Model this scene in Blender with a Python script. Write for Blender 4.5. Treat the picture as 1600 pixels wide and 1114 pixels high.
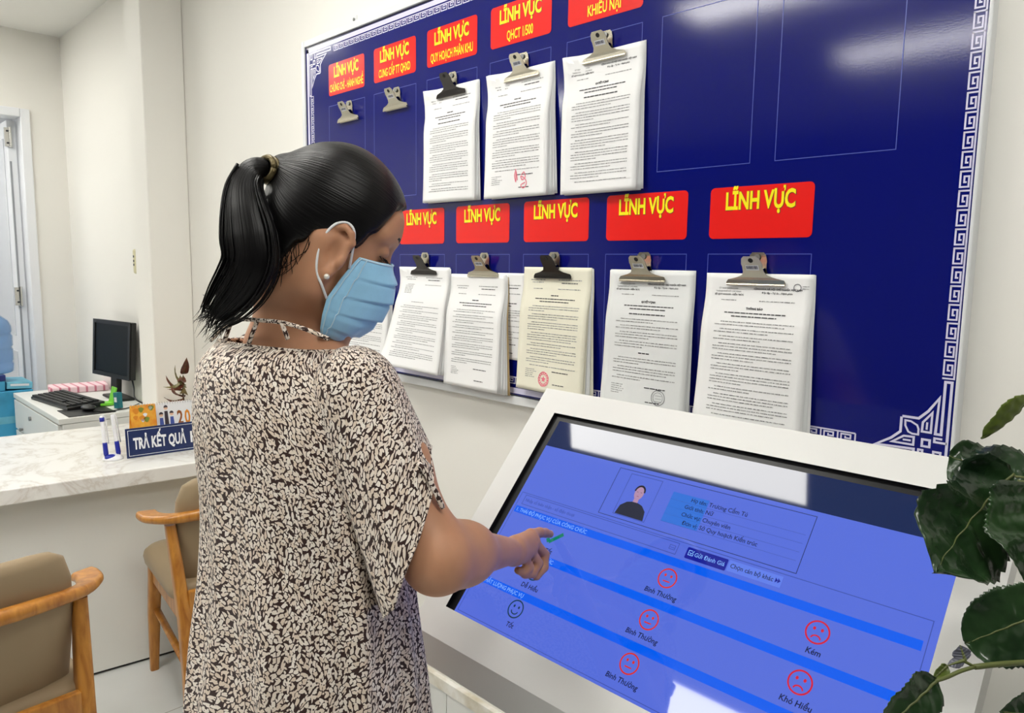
import bpy, bmesh, math, random
import numpy as np
from mathutils import Vector, Matrix

for _o in list(bpy.data.objects):
    bpy.data.objects.remove(_o)
SC = bpy.context.scene
COL = SC.collection

# ------------------------------------------------------------------ camera
CAM = np.array([0.0, 0.0, 1.48])
FWD = np.array([-0.70503724, 0.69854209, -0.12231693])
RGT = np.array([0.70248897, 0.71154824, 0.0144339])
UPV = np.array([-0.09711708, 0.07574986, 0.99238613])
FPX = 1150.0
cd = bpy.data.cameras.new('camera')
cam = bpy.data.objects.new('camera', cd)
COL.objects.link(cam)
cd.sensor_width = 36.0
cd.sensor_fit = 'HORIZONTAL'
cd.lens = 36.0 * FPX / 1600.0
cd.clip_start = 0.02
cam.matrix_world = Matrix(((RGT[0], UPV[0], -FWD[0], CAM[0]),
                           (RGT[1], UPV[1], -FWD[1], CAM[1]),
                           (RGT[2], UPV[2], -FWD[2], CAM[2]),
                           (0, 0, 0, 1)))
SC.camera = cam

# ------------------------------------------------------------------ world, exposure
wd = bpy.data.worlds.new('world')
SC.world = wd
wd.use_nodes = True
wd.node_tree.nodes['Background'].inputs[0].default_value = (0.9, 0.93, 1.0, 1)
wd.node_tree.nodes['Background'].inputs[1].default_value = 0.3
SC.view_settings.view_transform = 'Standard'
SC.view_settings.look = 'None'
SC.view_settings.exposure = 0.0
SC.view_settings.gamma = 1.0
SC.view_settings.use_curve_mapping = False
LAMP_RADIANCE = 20.0
# centres of the 1.2 m x 0.3 m ceiling panels (x, y)
LAMPS = [(-1.75, 0.445), (-1.65, -0.92), (-1.38, -2.25),
         (-4.62, 0.24), (-4.2, -2.0), (0.38, 0.30)]  # this row: unseen panels added to even out the lighting
WALL_Y = 1.308
CEIL_Z = 2.81


def px(x, y, dep):
    """point seen at photo pixel (x, y), dep metres along the view axis"""
    return CAM + dep * (FWD + RGT * (x - 800) / FPX - UPV * (y - 557) / FPX)


# ------------------------------------------------------------------ helpers
def lin(c):
    if isinstance(c, str):
        c = [int(c[i:i + 2], 16) for i in (0, 2, 4)]
    c = [v / 255.0 for v in c]
    return tuple(v / 12.92 if v <= 0.04045 else ((v + 0.055) / 1.055) ** 2.4 for v in c) + (1.0,)


MATS = {}


def mat(name, col, rough=0.5, metal=0.0, coat=0.0, coat_rough=0.05, spec=0.5, emit=None, estr=1.0,
        bump=None, alpha=1.0, trans=0.0, var=None, sheen=0.0, sss=0.0, two=None):
    """principled material; bump=(scale,strength,dist); var=(scale,amount) mottles the colour"""
    if name in MATS:
        return MATS[name]
    m = bpy.data.materials.new(name)
    m.use_nodes = True
    nt = m.node_tree
    b = nt.nodes['Principled BSDF']
    c = lin(col)
    b.inputs['Base Color'].default_value = c
    b.inputs['Roughness'].default_value = rough
    b.inputs['Metallic'].default_value = metal
    b.inputs['Coat Weight'].default_value = coat
    b.inputs['Coat Roughness'].default_value = coat_rough
    b.inputs['Specular IOR Level'].default_value = spec
    b.inputs['Alpha'].default_value = alpha
    b.inputs['Transmission Weight'].default_value = trans
    b.inputs['Sheen Weight'].default_value = sheen
    if sss:
        b.inputs['Subsurface Weight'].default_value = sss
        b.inputs['Subsurface Radius'].default_value = (0.012, 0.005, 0.003)
        b.inputs['Subsurface Scale'].default_value = 0.6
    if emit is not None:
        b.inputs['Emission Color'].default_value = lin(emit)
        b.inputs['Emission Strength'].default_value = estr
    if bump or var:
        tc = nt.nodes.new('ShaderNodeTexCoord')
    if bump:
        n = nt.nodes.new('ShaderNodeTexNoise')
        n.inputs['Scale'].default_value = bump[0]
        n.inputs['Detail'].default_value = 3
        nt.links.new(tc.outputs['Object'], n.inputs['Vector'])
        bp = nt.nodes.new('ShaderNodeBump')
        bp.inputs['Strength'].default_value = bump[1]
        bp.inputs['Distance'].default_value = bump[2]
        nt.links.new(n.outputs['Fac'], bp.inputs['Height'])
        nt.links.new(bp.outputs['Normal'], b.inputs['Normal'])
    if var:
        n2 = nt.nodes.new('ShaderNodeTexNoise')
        n2.inputs['Scale'].default_value = var[0]
        n2.inputs['Detail'].default_value = 4
        nt.links.new(tc.outputs['Object'], n2.inputs['Vector'])
        mx = nt.nodes.new('ShaderNodeMix')
        mx.data_type = 'RGBA'
        c2 = lin(two) if two else tuple(v * (1 - var[1]) for v in c[:3]) + (1,)
        mx.inputs[6].default_value = c
        mx.inputs[7].default_value = c2
        rp = nt.nodes.new('ShaderNodeMapRange')
        rp.inputs[1].default_value = 0.35
        rp.inputs[2].default_value = 0.7
        nt.links.new(n2.outputs['Fac'], rp.inputs[0])
        nt.links.new(rp.outputs[0], mx.inputs[0])
        nt.links.new(mx.outputs[2], b.inputs['Base Color'])
    MATS[name] = m
    return m


def wloc(o):
    p = Vector((0, 0, 0))
    while o is not None:
        p += o.location
        o = o.parent
    return p


def perp(d):
    d = np.asarray(d, float)
    d = d / np.linalg.norm(d)
    a = np.array([0, 0, 1.0]) if abs(d[2]) < 0.9 else np.array([1.0, 0, 0])
    s = np.cross(d, a)
    s /= np.linalg.norm(s)
    return d, s, np.cross(s, d)


def catmull(pts, n=6):
    pts = [np.asarray(p, float) for p in pts]
    P = [2 * pts[0] - pts[1]] + pts + [2 * pts[-1] - pts[-2]]
    out = []
    for i in range(1, len(P) - 2):
        for k in range(n):
            t = k / n
            a, b, c, d = P[i - 1], P[i], P[i + 1], P[i + 2]
            out.append(0.5 * ((2 * b) + (-a + c) * t + (2 * a - 5 * b + 4 * c - d) * t * t + (-a + 3 * b - 3 * c + d) * t ** 3))
    out.append(pts[-1])
    return out


class MB:
    def __init__(self):
        self.v = []
        self.f = []
        self.m = []
        self.uv = []

    def poly(self, pts, m=0, uv=None):
        i = len(self.v)
        self.v += [tuple(float(c) for c in p) for p in pts]
        self.f.append(tuple(range(i, i + len(pts))))
        self.m.append(m)
        self.uv.append(uv)

    def box(self, x0, x1, y0, y1, z0, z1, m=0):
        self.obox(((x0 + x1) / 2, (y0 + y1) / 2, (z0 + z1) / 2), (1, 0, 0), (0, 1, 0), (0, 0, 1),
                  (x1 - x0) / 2, (y1 - y0) / 2, (z1 - z0) / 2, m)

    def obox(self, c, ax, ay, az, hx, hy, hz, m=0):
        c, ax, ay, az = [np.asarray(q, float) for q in (c, ax, ay, az)]
        i = len(self.v)
        for sx, sy, sz in ((-1, -1, -1), (1, -1, -1), (1, 1, -1), (-1, 1, -1), (-1, -1, 1), (1, -1, 1), (1, 1, 1), (-1, 1, 1)):
            self.v.append(tuple(c + ax * hx * sx + ay * hy * sy + az * hz * sz))
        for q in ((0, 3, 2, 1), (4, 5, 6, 7), (0, 1, 5, 4), (1, 2, 6, 5), (2, 3, 7, 6), (3, 0, 4, 7)):
            self.f.append(tuple(i + k for k in q))
            self.m.append(m)
            self.uv.append(None)

    def loft(self, rings, m=0, closed=True, caps=(True, True), uvs=None):
        n = len(rings[0])
        i0 = len(self.v)
        for r in rings:
            self.v += [tuple(float(c) for c in p) for p in r]
        for a in range(len(rings) - 1):
            for b in range(n if closed else n - 1):
                b2 = (b + 1) % n
                self.f.append((i0 + a * n + b, i0 + a * n + b2, i0 + (a + 1) * n + b2, i0 + (a + 1) * n + b))
                self.m.append(m)
                if uvs is not None:
                    self.uv.append([uvs(a, b), uvs(a, b + 1), uvs(a + 1, b + 1), uvs(a + 1, b)])
                else:
                    self.uv.append(None)
        if closed and caps[0]:
            self.f.append(tuple(i0 + k for k in range(n))[::-1])
            self.m.append(m)
            self.uv.append(None)
        if closed and caps[1]:
            j = i0 + (len(rings) - 1) * n
            self.f.append(tuple(j + k for k in range(n)))
            self.m.append(m)
            self.uv.append(None)

    def tube(self, path, rad, n=10, m=0, caps=(True, True), flat=1.0, side=None, uv=False):
        path = [np.asarray(p, float) for p in path]
        if not hasattr(rad, '__len__'):
            rad = [rad] * len(path)
        rings = []
        s_prev = None
        L = 0
        for i, p in enumerate(path):
            d = path[min(i + 1, len(path) - 1)] - path[max(i - 1, 0)]
            d = d / (np.linalg.norm(d) + 1e-12)
            if s_prev is None:
                s = np.asarray(side, float) if side is not None else perp(d)[1]
            else:
                s = s_prev
            s = s - d * (s @ d)
            s /= np.linalg.norm(s)
            s_prev = s
            t = np.cross(d, s)
            rings.append([p + rad[i] * (math.cos(2 * math.pi * k / n) * s + flat * math.sin(2 * math.pi * k / n) * t) for k in range(n)])
        seg = [0]
        for i in range(1, len(path)):
            seg.append(seg[-1] + np.linalg.norm(path[i] - path[i - 1]))
        uvs = (lambda a, b: (b / n * 2 * math.pi * max(rad), seg[a])) if uv else None
        self.loft(rings, m, True, caps, uvs)

    def lathe(self, prof, c=(0, 0, 0), n=24, m=0, caps=(True, True)):
        self.loft([[(c[0] + r * math.cos(2 * math.pi * k / n), c[1] + r * math.sin(2 * math.pi * k / n), c[2] + z) for k in range(n)]
                   for r, z in prof], m, True, caps)

    def ell(self, c, r, axes=None, n=16, k=10, m=0):
        A = np.eye(3) if axes is None else np.asarray(axes, float)
        c = np.asarray(c, float)
        rings = []
        for j in range(k + 1):
            ph = math.pi * (j / k - 0.5)
            cz, sz = math.cos(ph), math.sin(ph)
            cz = max(cz, 0.02)
            rings.append([c + A[0] * r[0] * cz * math.cos(2 * math.pi * q / n) + A[1] * r[1] * cz * math.sin(2 * math.pi * q / n) + A[2] * r[2] * sz
                          for q in range(n)])
        self.loft(rings, m)

    def grid(self, fn, nu, nv, m=0, uv=True):
        i0 = len(self.v)
        for a in range(nu + 1):
            for b in range(nv + 1):
                self.v.append(tuple(float(c) for c in fn(a / nu, b / nv)))
        for a in range(nu):
            for b in range(nv):
                q = lambda x, y: i0 + x * (nv + 1) + y
                self.f.append((q(a, b), q(a + 1, b), q(a + 1, b + 1), q(a, b + 1)))
                self.m.append(m)
                self.uv.append([(a / nu, b / nv), ((a + 1) / nu, b / nv), ((a + 1) / nu, (b + 1) / nv), (a / nu, (b + 1) / nv)] if uv else None)

    def prism(self, poly, fn, t0, t1, m=0):
        """closed 2-D polygon extruded; fn(a, b, t) -> point"""
        n = len(poly)
        self.loft([[fn(a, b, t0) for a, b in poly], [fn(a, b, t1) for a, b in poly]], m)

    def build(self, name, mats, parent=None, smooth=False, bevel=None, solid=None, subsurf=0, base=None, angle=None):
        me = bpy.data.meshes.new(name)
        off = wloc(parent) if parent is not None else Vector(base if base is not None else (0, 0, 0))
        V = [(x - off.x, y - off.y, z - off.z) for x, y, z in self.v]
        me.from_pydata(V, [], self.f)
        if not isinstance(mats, (list, tuple)):
            mats = [mats]
        for q in mats:
            me.materials.append(q)
        me.polygons.foreach_set('material_index', self.m)
        if any(u is not None for u in self.uv):
            lay = me.uv_layers.new(name='UVMap')
            k = 0
            for f, u in zip(self.f, self.uv):
                for j in range(len(f)):
                    lay.data[k].uv = u[j] if u is not None else (0, 0)
                    k += 1
        me.update()
        bm = bmesh.new()
        bm.from_mesh(me)
        bmesh.ops.recalc_face_normals(bm, faces=bm.faces)
        bm.to_mesh(me)
        bm.free()
        o = bpy.data.objects.new(name, me)
        COL.objects.link(o)
        if parent is not None:
            o.parent = parent
        elif base is not None:
            o.location = base
        if smooth:
            me.polygons.foreach_set('use_smooth', [True] * len(me.polygons))
            if angle:
                try:
                    me.set_sharp_from_angle(angle=math.radians(angle))
                except Exception:
                    pass
        if bevel:
            b = o.modifiers.new('bevel', 'BEVEL')
            b.width = bevel
            b.segments = 2
            b.limit_method = 'ANGLE'
            b.angle_limit = math.radians(40)
        if solid:
            s = o.modifiers.new('solid', 'SOLIDIFY')
            s.thickness = solid
            s.offset = 0
        if subsurf:
            s = o.modifiers.new('sub', 'SUBSURF')
            s.levels = subsurf
            s.render_levels = subsurf
        return o


def tag(o, label=None, cat=None, group=None, kind=None):
    if label:
        o['label'] = label
    if cat:
        o['category'] = cat
    if group:
        o['group'] = group
    if kind:
        o['kind'] = kind
    return o


def thing(name, loc, label, cat, group=None):
    o = bpy.data.objects.new(name, None)
    o.empty_display_size = 0.05
    COL.objects.link(o)
    o.location = loc
    return tag(o, label, cat, group)


def struct(mb, name, m, **k):
    return tag(mb.build(name, m, **k), kind='structure')


def copy_tree(o, parent=None):
    c = o.copy()
    COL.objects.link(c)
    c.parent = parent
    for ch in list(o.children):
        copy_tree(ch, c)
    return c


def text_geo(body, size, align='LEFT', bold=0.0, sx=1.0, shear=0.0, res=2):
    """(verts2d, faces) of a line of lettering, baseline at 0"""
    cu = bpy.data.curves.new('t', 'FONT')
    cu.body = body
    cu.size = size
    cu.align_x = align
    cu.offset = bold
    cu.shear = shear
    cu.resolution_u = res
    ob = bpy.data.objects.new('t', cu)
    COL.objects.link(ob)
    dg = bpy.context.evaluated_depsgraph_get()
    me = bpy.data.meshes.new_from_object(ob.evaluated_get(dg))
    V = [(v.co.x * sx, v.co.y) for v in me.vertices]
    F = [tuple(p.vertices) for p in me.polygons]
    bpy.data.objects.remove(ob)
    bpy.data.curves.remove(cu)
    bpy.data.meshes.remove(me)
    return V, F


def add_text(mb, fn, body, size, x, y, m=0, align='LEFT', bold=0.0, sx=1.0, shear=0.0, width=None, res=2):
    """lettering laid through fn(x, y) -> point; width squeezes it to that length"""
    V, F = text_geo(body, size, 'LEFT', bold, 1.0, shear, res)
    if not V:
        return
    x0 = min(v[0] for v in V)
    x1 = max(v[0] for v in V)
    k = sx if width is None else width / (x1 - x0)
    W = (x1 - x0) * k
    ox = {'LEFT': 0, 'CENTER': -W / 2, 'RIGHT': -W}[align]
    i = len(mb.v)
    mb.v += [tuple(float(c) for c in fn(x + ox + (v[0] - x0) * k, y + v[1])) for v in V]
    for f in F:
        mb.f.append(tuple(i + q for q in f))
        mb.m.append(m)
        mb.uv.append(None)


def rrect(x0, x1, y0, y1, r, n=4):
    out = []
    for cx, cy, a0 in ((x1 - r, y1 - r, 0), (x0 + r, y1 - r, 90), (x0 + r, y0 + r, 180), (x1 - r, y0 + r, 270)):
        for k in range(n + 1):
            a = math.radians(a0 + 90 * k / n)
            out.append((cx + r * math.cos(a), cy + r * math.sin(a)))
    return out

# ------------------------------------------------------------------ setting
M_WALL = mat('white_wall_paint', (236, 234, 228), 0.6, spec=0.3, bump=(9, 0.15, 0.004))
M_CEIL = mat('white_ceiling_paint', (236, 235, 230), 0.8, spec=0.2)


M_FAR = mat('grey_far_wall_paint', (96, 96, 98), 0.7)  # tone of the unseen walls, darkened so the navy board mirrors less light


def floor_mat():
    m = mat('pale_tile_floor', (214, 216, 214), 0.25, var=(2.2, 0.07))
    nt = m.node_tree
    b = nt.nodes['Principled BSDF']
    tc = nt.nodes.new('ShaderNodeTexCoord')
    br = nt.nodes.new('ShaderNodeTexBrick')
    br.offset = 0.0
    br.inputs['Scale'].default_value = 1.0
    br.inputs['Brick Width'].default_value = 0.6
    br.inputs['Row Height'].default_value = 0.6
    br.inputs['Mortar Size'].default_value = 0.0018
    br.inputs['Color1'].default_value = (1, 1, 1, 1)
    br.inputs['Color2'].default_value = (0.97, 0.97, 0.97, 1)
    br.inputs['Mortar'].default_value = (0.5, 0.47, 0.42, 1)
    nt.links.new(tc.outputs['Object'], br.inputs['Vector'])
    src = b.inputs['Base Color'].links[0].from_socket
    mx = nt.nodes.new('ShaderNodeMix')
    mx.data_type = 'RGBA'
    mx.blend_type = 'MULTIPLY'
    mx.inputs[0].default_value = 1
    nt.links.new(src, mx.inputs[6])
    nt.links.new(br.outputs['Color'], mx.inputs[7])
    nt.links.new(mx.outputs[2], b.inputs['Base Color'])
    return m


X0, X1, Y0 = -5.25, 2.6, -4.6
f = MB(); f.box(X0 - 2.4, X1 + .2, Y0 - .2, WALL_Y + .2, -0.1, 0); struct(f, 'floor', floor_mat())
f = MB(); f.box(X0 - .2, X1 + .2, Y0 - .2, WALL_Y + .2, CEIL_Z, CEIL_Z + .1); struct(f, 'ceiling', M_CEIL)
f = MB(); f.box(X0 - .2, X1 + .2, WALL_Y, WALL_Y + .15, 0, CEIL_Z); struct(f, 'wall_back', M_WALL)
f = MB(); f.box(X1, X1 + .15, Y0, WALL_Y, 0, CEIL_Z); struct(f, 'wall_right', M_FAR)
f = MB(); f.box(X0, X1, Y0 - .15, Y0, 0, CEIL_Z); struct(f, 'wall_front', M_FAR)
# left wall with the doorway
DY0, DY1, DZ = 0.16, 1.125, 2.36
f = MB()
f.box(X0 - .15, X0, Y0, DY0, 0, CEIL_Z)
f.box(X0 - .15, X0, DY1, WALL_Y, 0, CEIL_Z)
f.box(X0 - .15, X0, DY0, DY1, DZ, CEIL_Z)
struct(f, 'wall_left', M_WALL)
# pilaster
f = MB(); f.box(-3.55, -3.36, 1.135, WALL_Y, 0, CEIL_Z); struct(f, 'trim_1', M_WALL, bevel=0.006)
# tiled skirting under the board with its marble cap
M_SKT = mat('skirting_tile', (226, 227, 224), 0.25, var=(3, 0.06))
M_CAP = mat('marble_cap', (238, 236, 230), 0.3, var=(14, 0.3), two=(196, 186, 160))
M_GRT = mat('ochre_grout', (176, 150, 100), 0.8)
f = MB()
xs = [-3.36 + .6 * k for k in range(11)]
for a, b in zip(xs[:-1], xs[1:]):
    f.box(a + .0012, min(b, X1) - .0012, WALL_Y - .012, WALL_Y, 0, .233)
f.box(-3.36, X1, WALL_Y - .009, WALL_Y, 0, .2355, 1)
f.box(-3.36, X1, WALL_Y - .016, WALL_Y, .2355, .27, 2)
struct(f, 'baseboard_back', [M_SKT, M_GRT, M_CAP])
f = MB()
f.box(X0, X0 + .012, DY1, WALL_Y, 0, .1); f.box(X0, X0 + .012, Y0, DY0, 0, .1)
struct(f, 'baseboard_left', M_SKT)

# door: white frame, glazed leaf standing open into the next room
M_ALU = mat('white_aluminium', (232, 234, 238), 0.35, spec=0.5)
M_GLS = mat('frosted_glass', (214, 217, 222), 0.25, spec=0.5)
M_STEEL = mat('satin_steel', (215, 215, 212), 0.25, metal=1)
M_DARK = mat('dark_gap', (60, 62, 66), 0.6)
M_GAP = mat('grey_gap', (150, 153, 158), 0.6)
d = bpy.data.objects.new('door_1', None); COL.objects.link(d); d.location = (X0, DY1, 0); d['kind'] = 'structure'
f = MB()
f.box(X0 - .12, X0 + .015, DY1 - .05, DY1 - .0005, 0, DZ - .0005)
f.box(X0 - .12, X0 + .015, DY0, DY0 + .05, 0, DZ)
f.box(X0 - .12, X0 + .015, DY0 + .0505, DY1 - .0505, DZ - .05, DZ)
f.build('door_frame', M_ALU, d, bevel=.004)
lf = MB()
hx, hy = X0 - .10, DY1 - .055
lf.box(hx - .86, hx, hy - .045, hy, .02, DZ - .06)
leaf = lf.build('door_leaf', M_ALU, d, bevel=.004)
f = MB()
f.box(hx - .76, hx - .10, hy - .049, hy - .044, 1.0, DZ - .16)
f.box(hx - .76, hx - .10, hy - .049, hy - .044, .14, .9)
f.build('glass_pane', M_GLS, leaf)
f = MB()
f.box(hx - .004, hx + .003, hy - .040, hy - .030, .1, DZ - .30)
f.build('edge_gap', M_GAP, leaf)
for z in (DZ - .16, 1.25, .3):
    f = MB(); f.box(hx - .012, hx + .010, hy - .060, hy - .030, z - .055, z + .055); f.tube([(hx + .012, hy - .03, z - .06), (hx + .012, hy - .03, z + .06)], .009)
    for q in (-.035, .035):
        f.tube([(hx + .010, hy - .045, z + q), (hx + .0125, hy - .045, z + q)], .006, m=1)
    f.build('hinge', [M_STEEL, M_DARK], d)
# room beyond the door
M_NEXT = mat('next_room_paint', (222, 224, 228), 0.7)
f = MB()
f.box(X0 - 2.2, X0 - 2.1, -.9, 1.6, 0, CEIL_Z)
f.box(X0 - 2.2, X0 - .15, 1.45, 1.55, 0, CEIL_Z)
f.box(X0 - 2.2, X0 - .15, -.9, -.8, 0, CEIL_Z)
f.box(X0 - 2.2, X0 - .15, -.9, 1.55, CEIL_Z, CEIL_Z + .1)
struct(f, 'wall_beyond', M_NEXT)

# ------------------------------------------------------------------ ceiling panels
M_LED = mat('led_diffuser', (255, 255, 255), 0.5, emit=(255, 253, 246), estr=LAMP_RADIANCE)
M_LFR = mat('white_lamp_frame', (240, 240, 240), 0.4)


def lamp(x, y, label):
    t = thing('ceiling_light', (x, y, CEIL_Z), label, 'ceiling light', 'ceiling light panels')
    f = MB(); f.box(x - .6, x + .6, y - .15, y + .15, CEIL_Z - .012, CEIL_Z - .0105); f.build('diffuser', M_LED, t)
    f = MB()
    for a, b, c, e in ((-.615, .615, -.165, -.15), (-.615, .615, .15, .165), (-.615, -.6, -.15, .15), (.6, .615, -.15, .15)):
        f.box(x + a, x + b, y + c, y + e, CEIL_Z - .016, CEIL_Z)
    f.build('frame', M_LFR, t)


LL = ['ceiling light panel mirrored along the top of the touch screen', 'ceiling light panel mirrored at the bottom edge of the touch screen',
      'ceiling light panel mirrored as the lower streak on the blue board'] + ['long white ceiling light panel out of the picture'] * 3
for (x, y), l in zip(LAMPS, LL):
    lamp(x, y, l)
lamp(X0 - 1.1, .3, LL[-1])

# ------------------------------------------------------------------ notice board
BX0, BX1, BZ0, BZ1 = -2.2822, -0.3185, 1.1594, 2.1779
FY = WALL_Y - 0.022            # printed face of the board
PITCH = 0.2515
M_NAVY = mat('navy_print', (7, 16, 108), 0.10, spec=0.5, bump=(330, 0.08, 0.0003))
M_PALE = mat('pale_lavender_print', (216, 214, 240), 0.2, bump=(260, 0.08, 0.0004))
M_LINE = mat('dark_print_line', (12, 14, 60), 0.25)
M_BLINE = mat('thin_blue_line', (78, 92, 184), 0.3)
M_RED = mat('red_print', (238, 30, 26), 0.22, bump=(260, 0.08, 0.0004))
M_YEL = mat('yellow_print', (255, 238, 20), 0.3)
M_OUT = mat('brown_letter_edge', (120, 40, 10), 0.4)
M_FRAME = mat('silver_frame', (222, 224, 226), 0.35, spec=0.6)
M_SCREW = mat('screw_steel', (150, 152, 150), 0.35, metal=1)

board = thing('notice_board', ((BX0 + BX1) / 2, WALL_Y, BZ0),
              'large navy blue notice board in a silver frame on the white wall', 'notice board')
f = MB(); f.box(BX0 - .004, BX1 + .002, FY, WALL_Y, BZ0 - .004, BZ1 + .004)
f.build('panel', M_NAVY, board)
f = MB()
for a in ((BX0 - .022, BX0 - .003, BZ0 - .024, BZ1 + .024), (BX1 + .002, BX1 + .008, BZ0 - .024, BZ1 + .024),
          (BX0 - .003, BX1 + .002, BZ1 + .003, BZ1 + .024), (BX0 - .003, BX1 + .002, BZ0 - .024, BZ0 - .003)):
    f.box(a[0], a[1], FY - .006, WALL_Y, a[2], a[3])
f.build('frame', M_FRAME, board, bevel=.002)
f = MB()
bxk = -2.02
f.box(bxk - .011, bxk + .011, WALL_Y - .004, WALL_Y, BZ1 + .02, BZ1 + .052)
f.tube([(bxk, WALL_Y - .004, BZ1 + .04), (bxk, WALL_Y - .008, BZ1 + .04)], .005, m=1)
f.build('hanging_bracket', [M_FRAME, M_SCREW], board, bevel=.001)


def bface(dy):
    return lambda x, z: (x, FY - dy, z)


def stroke(mb, pts, w, fn, m=0, closed=False):
    """flat mitred line of width w through 2-D points"""
    P = [np.array(p, float) for p in pts]
    n = len(P)
    L, R = [], []
    for i in range(n):
        a = P[i - 1] if (i > 0 or closed) else None
        b = P[(i + 1) % n] if (i < n - 1 or closed) else None
        d1 = (P[i] - a) if a is not None else (b - P[i])
        d2 = (b - P[i]) if b is not None else d1
        d1 = d1 / (np.linalg.norm(d1) + 1e-12); d2 = d2 / (np.linalg.norm(d2) + 1e-12)
        n1 = np.array([-d1[1], d1[0]]); n2 = np.array([-d2[1], d2[0]])
        q = n1 + n2
        q = q / (np.linalg.norm(q) + 1e-9)
        k = w / 2 / max(0.35, q @ n1)
        L.append(P[i] + q * k); R.append(P[i] - q * k)
    for i in range(n if closed else n - 1):
        j = (i + 1) % n
        mb.poly([fn(*R[i]), fn(*R[j]), fn(*L[j]), fn(*L[i])], m)


KEY1 = [(.93, 0), (.93, 1.0), (.0, 1.0)]
KEY2 = [(.07, .0), (.07, .80), (.72, .80), (.72, .26), (.37, .26), (.37, .56), (.56, .56)]


def key_run(mb, fn, n, pitch, width):
    """Greek key: fn(a, b): a across (inner to outer, metres), b along"""
    for i in range(n):
        g = lambda a, b: fn(a * width, (b + i) * pitch)
        for k in (KEY1, KEY2):
            stroke(mb, [(p[0] * width, (p[1] + i) * pitch) for p in k], .12 * pitch * .75, lambda a, b: fn(a, b))
        stroke(mb, [(.0 * width, (i + .0) * pitch), (.93 * width, i * pitch)], .09 * pitch, lambda a, b: fn(a, b)) if i == 0 else None


bp = MB()
F1 = bface(.0006)
F2 = bface(.0009)
# right column of key pattern
key_run(bp, lambda a, b: F1(BX1 - .0185 + a, BZ1 - .172 - b), 24, .0288, .0178)
# top row
key_run(bp, lambda a, b: F1(BX0 + .1725 + b, BZ1 - .039 + a), 56, .0294, .0185)
# bottom row
key_run(bp, lambda a, b: F1(BX1 - .143 - b, BZ0 + .046 - .0185 + a), 56, .0294, .0185)
# left column
key_run(bp, lambda a, b: F1(BX0 + .045 - a, BZ1 - .157 - b), 24, .0288, .0185)
ORN = [
    ([(4, 30), (4, 135.5), (13.2, 135.5), (13.2, 51), (21.5, 51), (19.5, 109), (34, 86), (47, 72.5), (71.5, 72.5)], 4.0, False),
    ([(41, 52), (40.5, 67), (28, 84), (28, 52)], 3.4, True),
    ([(34.4, 56), (34.2, 68)], 3.0, False),
    ([(39.5, 39.5), (28.5, 39.5), (28.5, 28.5), (39.5, 28.5)], 3.6, True),
    ([(4, 38), (22, 38), (22, 44), (11, 44)], 3.4, False),
    ([(4, 4), (4, 30)], 4.0, False),
    ([(22, 4), (12, 4), (12, 22), (22, 22)], 3.4, True),
    ([(48.5, 61), (46, 55), (46, 46), (55, 46), (61, 48.5), (66, 58), (66.5, 66.5), (58, 66)], 3.0, True),
]


def ornament(mb, cx, cz, sx, sz, ox, oz):
    for pts, w, cl in ORN:
        for sw in (False, True):
            if sw and cl and pts[0][0] != 41:
                continue
            q = [((b, a) if sw else (a, b)) for a, b in pts]
            stroke(mb, [(cx + sx * (a + ox) / 1000, cz + sz * (b + oz) / 1000) for a, b in q], w / 1000, F2 if sw else F1, 0, cl)


ornament(bp, BX1, BZ0, -1, 1, 0, 14)
ornament(bp, BX0, BZ1, 1, -1, 18, 18)
ornament(bp, BX0, BZ0, 1, 1, 18, 14)
ornament(bp, BX1, BZ1, -1, -1, 2, 18)
# plain bands inside the frame
for a in ((BX0 + .006, BX0 + .0175, BZ0 + .006, BZ1 - .004), (BX0 + .006, BX1, BZ1 - .0165, BZ1 - .0035),
          (BX0 + .006, BX1 - .15, BZ0 + .004, BZ0 + .018)):
    bp.poly([F1(a[0], a[2]), F1(a[1], a[2]), F1(a[1], a[3]), F1(a[0], a[3])], 0)
for a in ((BX0 - .003, BX0, BZ0, BZ1), (BX0, BX1, BZ1 - .0018, BZ1 + .003), (BX0, BX1, BZ0 - .003, BZ0 + .001)):
    bp.poly([F1(a[0], a[2]), F1(a[1], a[2]), F1(a[1], a[3]), F1(a[0], a[3])], 1)
bp.build('key_border', [M_PALE, M_LINE], board)

# thin printed outlines that mark each document place
XL = -1.1374 - 4 * PITCH
for k in range(7):
    fr = MB()
    stroke(fr, [(XL + k * PITCH, 1.674), (XL + k * PITCH + .203, 1.674), (XL + k * PITCH + .203, 1.975), (XL + k * PITCH, 1.975)], .0013, bface(.0005), 0, True)
    fr.build('place_outline', M_BLINE, board)
for k in range(6):
    fr = MB()
    x = -1.766 - PITCH + .0 + k * PITCH
    stroke(fr, [(x, 1.207), (x + .203, 1.207), (x + .203, 1.508), (x, 1.508)], .0013, bface(.0005), 0, True)
    fr.build('place_outline', M_BLINE, board)


def red_label(x0, z0, z1, lines):
    w = .2018
    f = MB()
    pts = rrect(x0, x0 + w, z0, z1, .009)
    f.poly([bface(.0009)(*p) for p in pts])
    lb = f.build('red_label', M_RED, board)
    if lines:
        t = MB()
        for body, size, dz, width in lines:
            big = size > .04
            add_text(t, bface(.0013), body, size, x0 + w / 2, z0 + dz, 0, 'CENTER', .0015 if big else .0006, width=width + .0012, res=3)
            # darker edge shows as a thin offset print
            if big:
                add_text(t, bface(.0011), body, size, x0 + w / 2 + .0007, z0 + dz - .0006, 1, 'CENTER', .0023, width=width + .0026, res=3)
        t.build('lettering', [M_YEL, M_OUT], lb)


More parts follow.
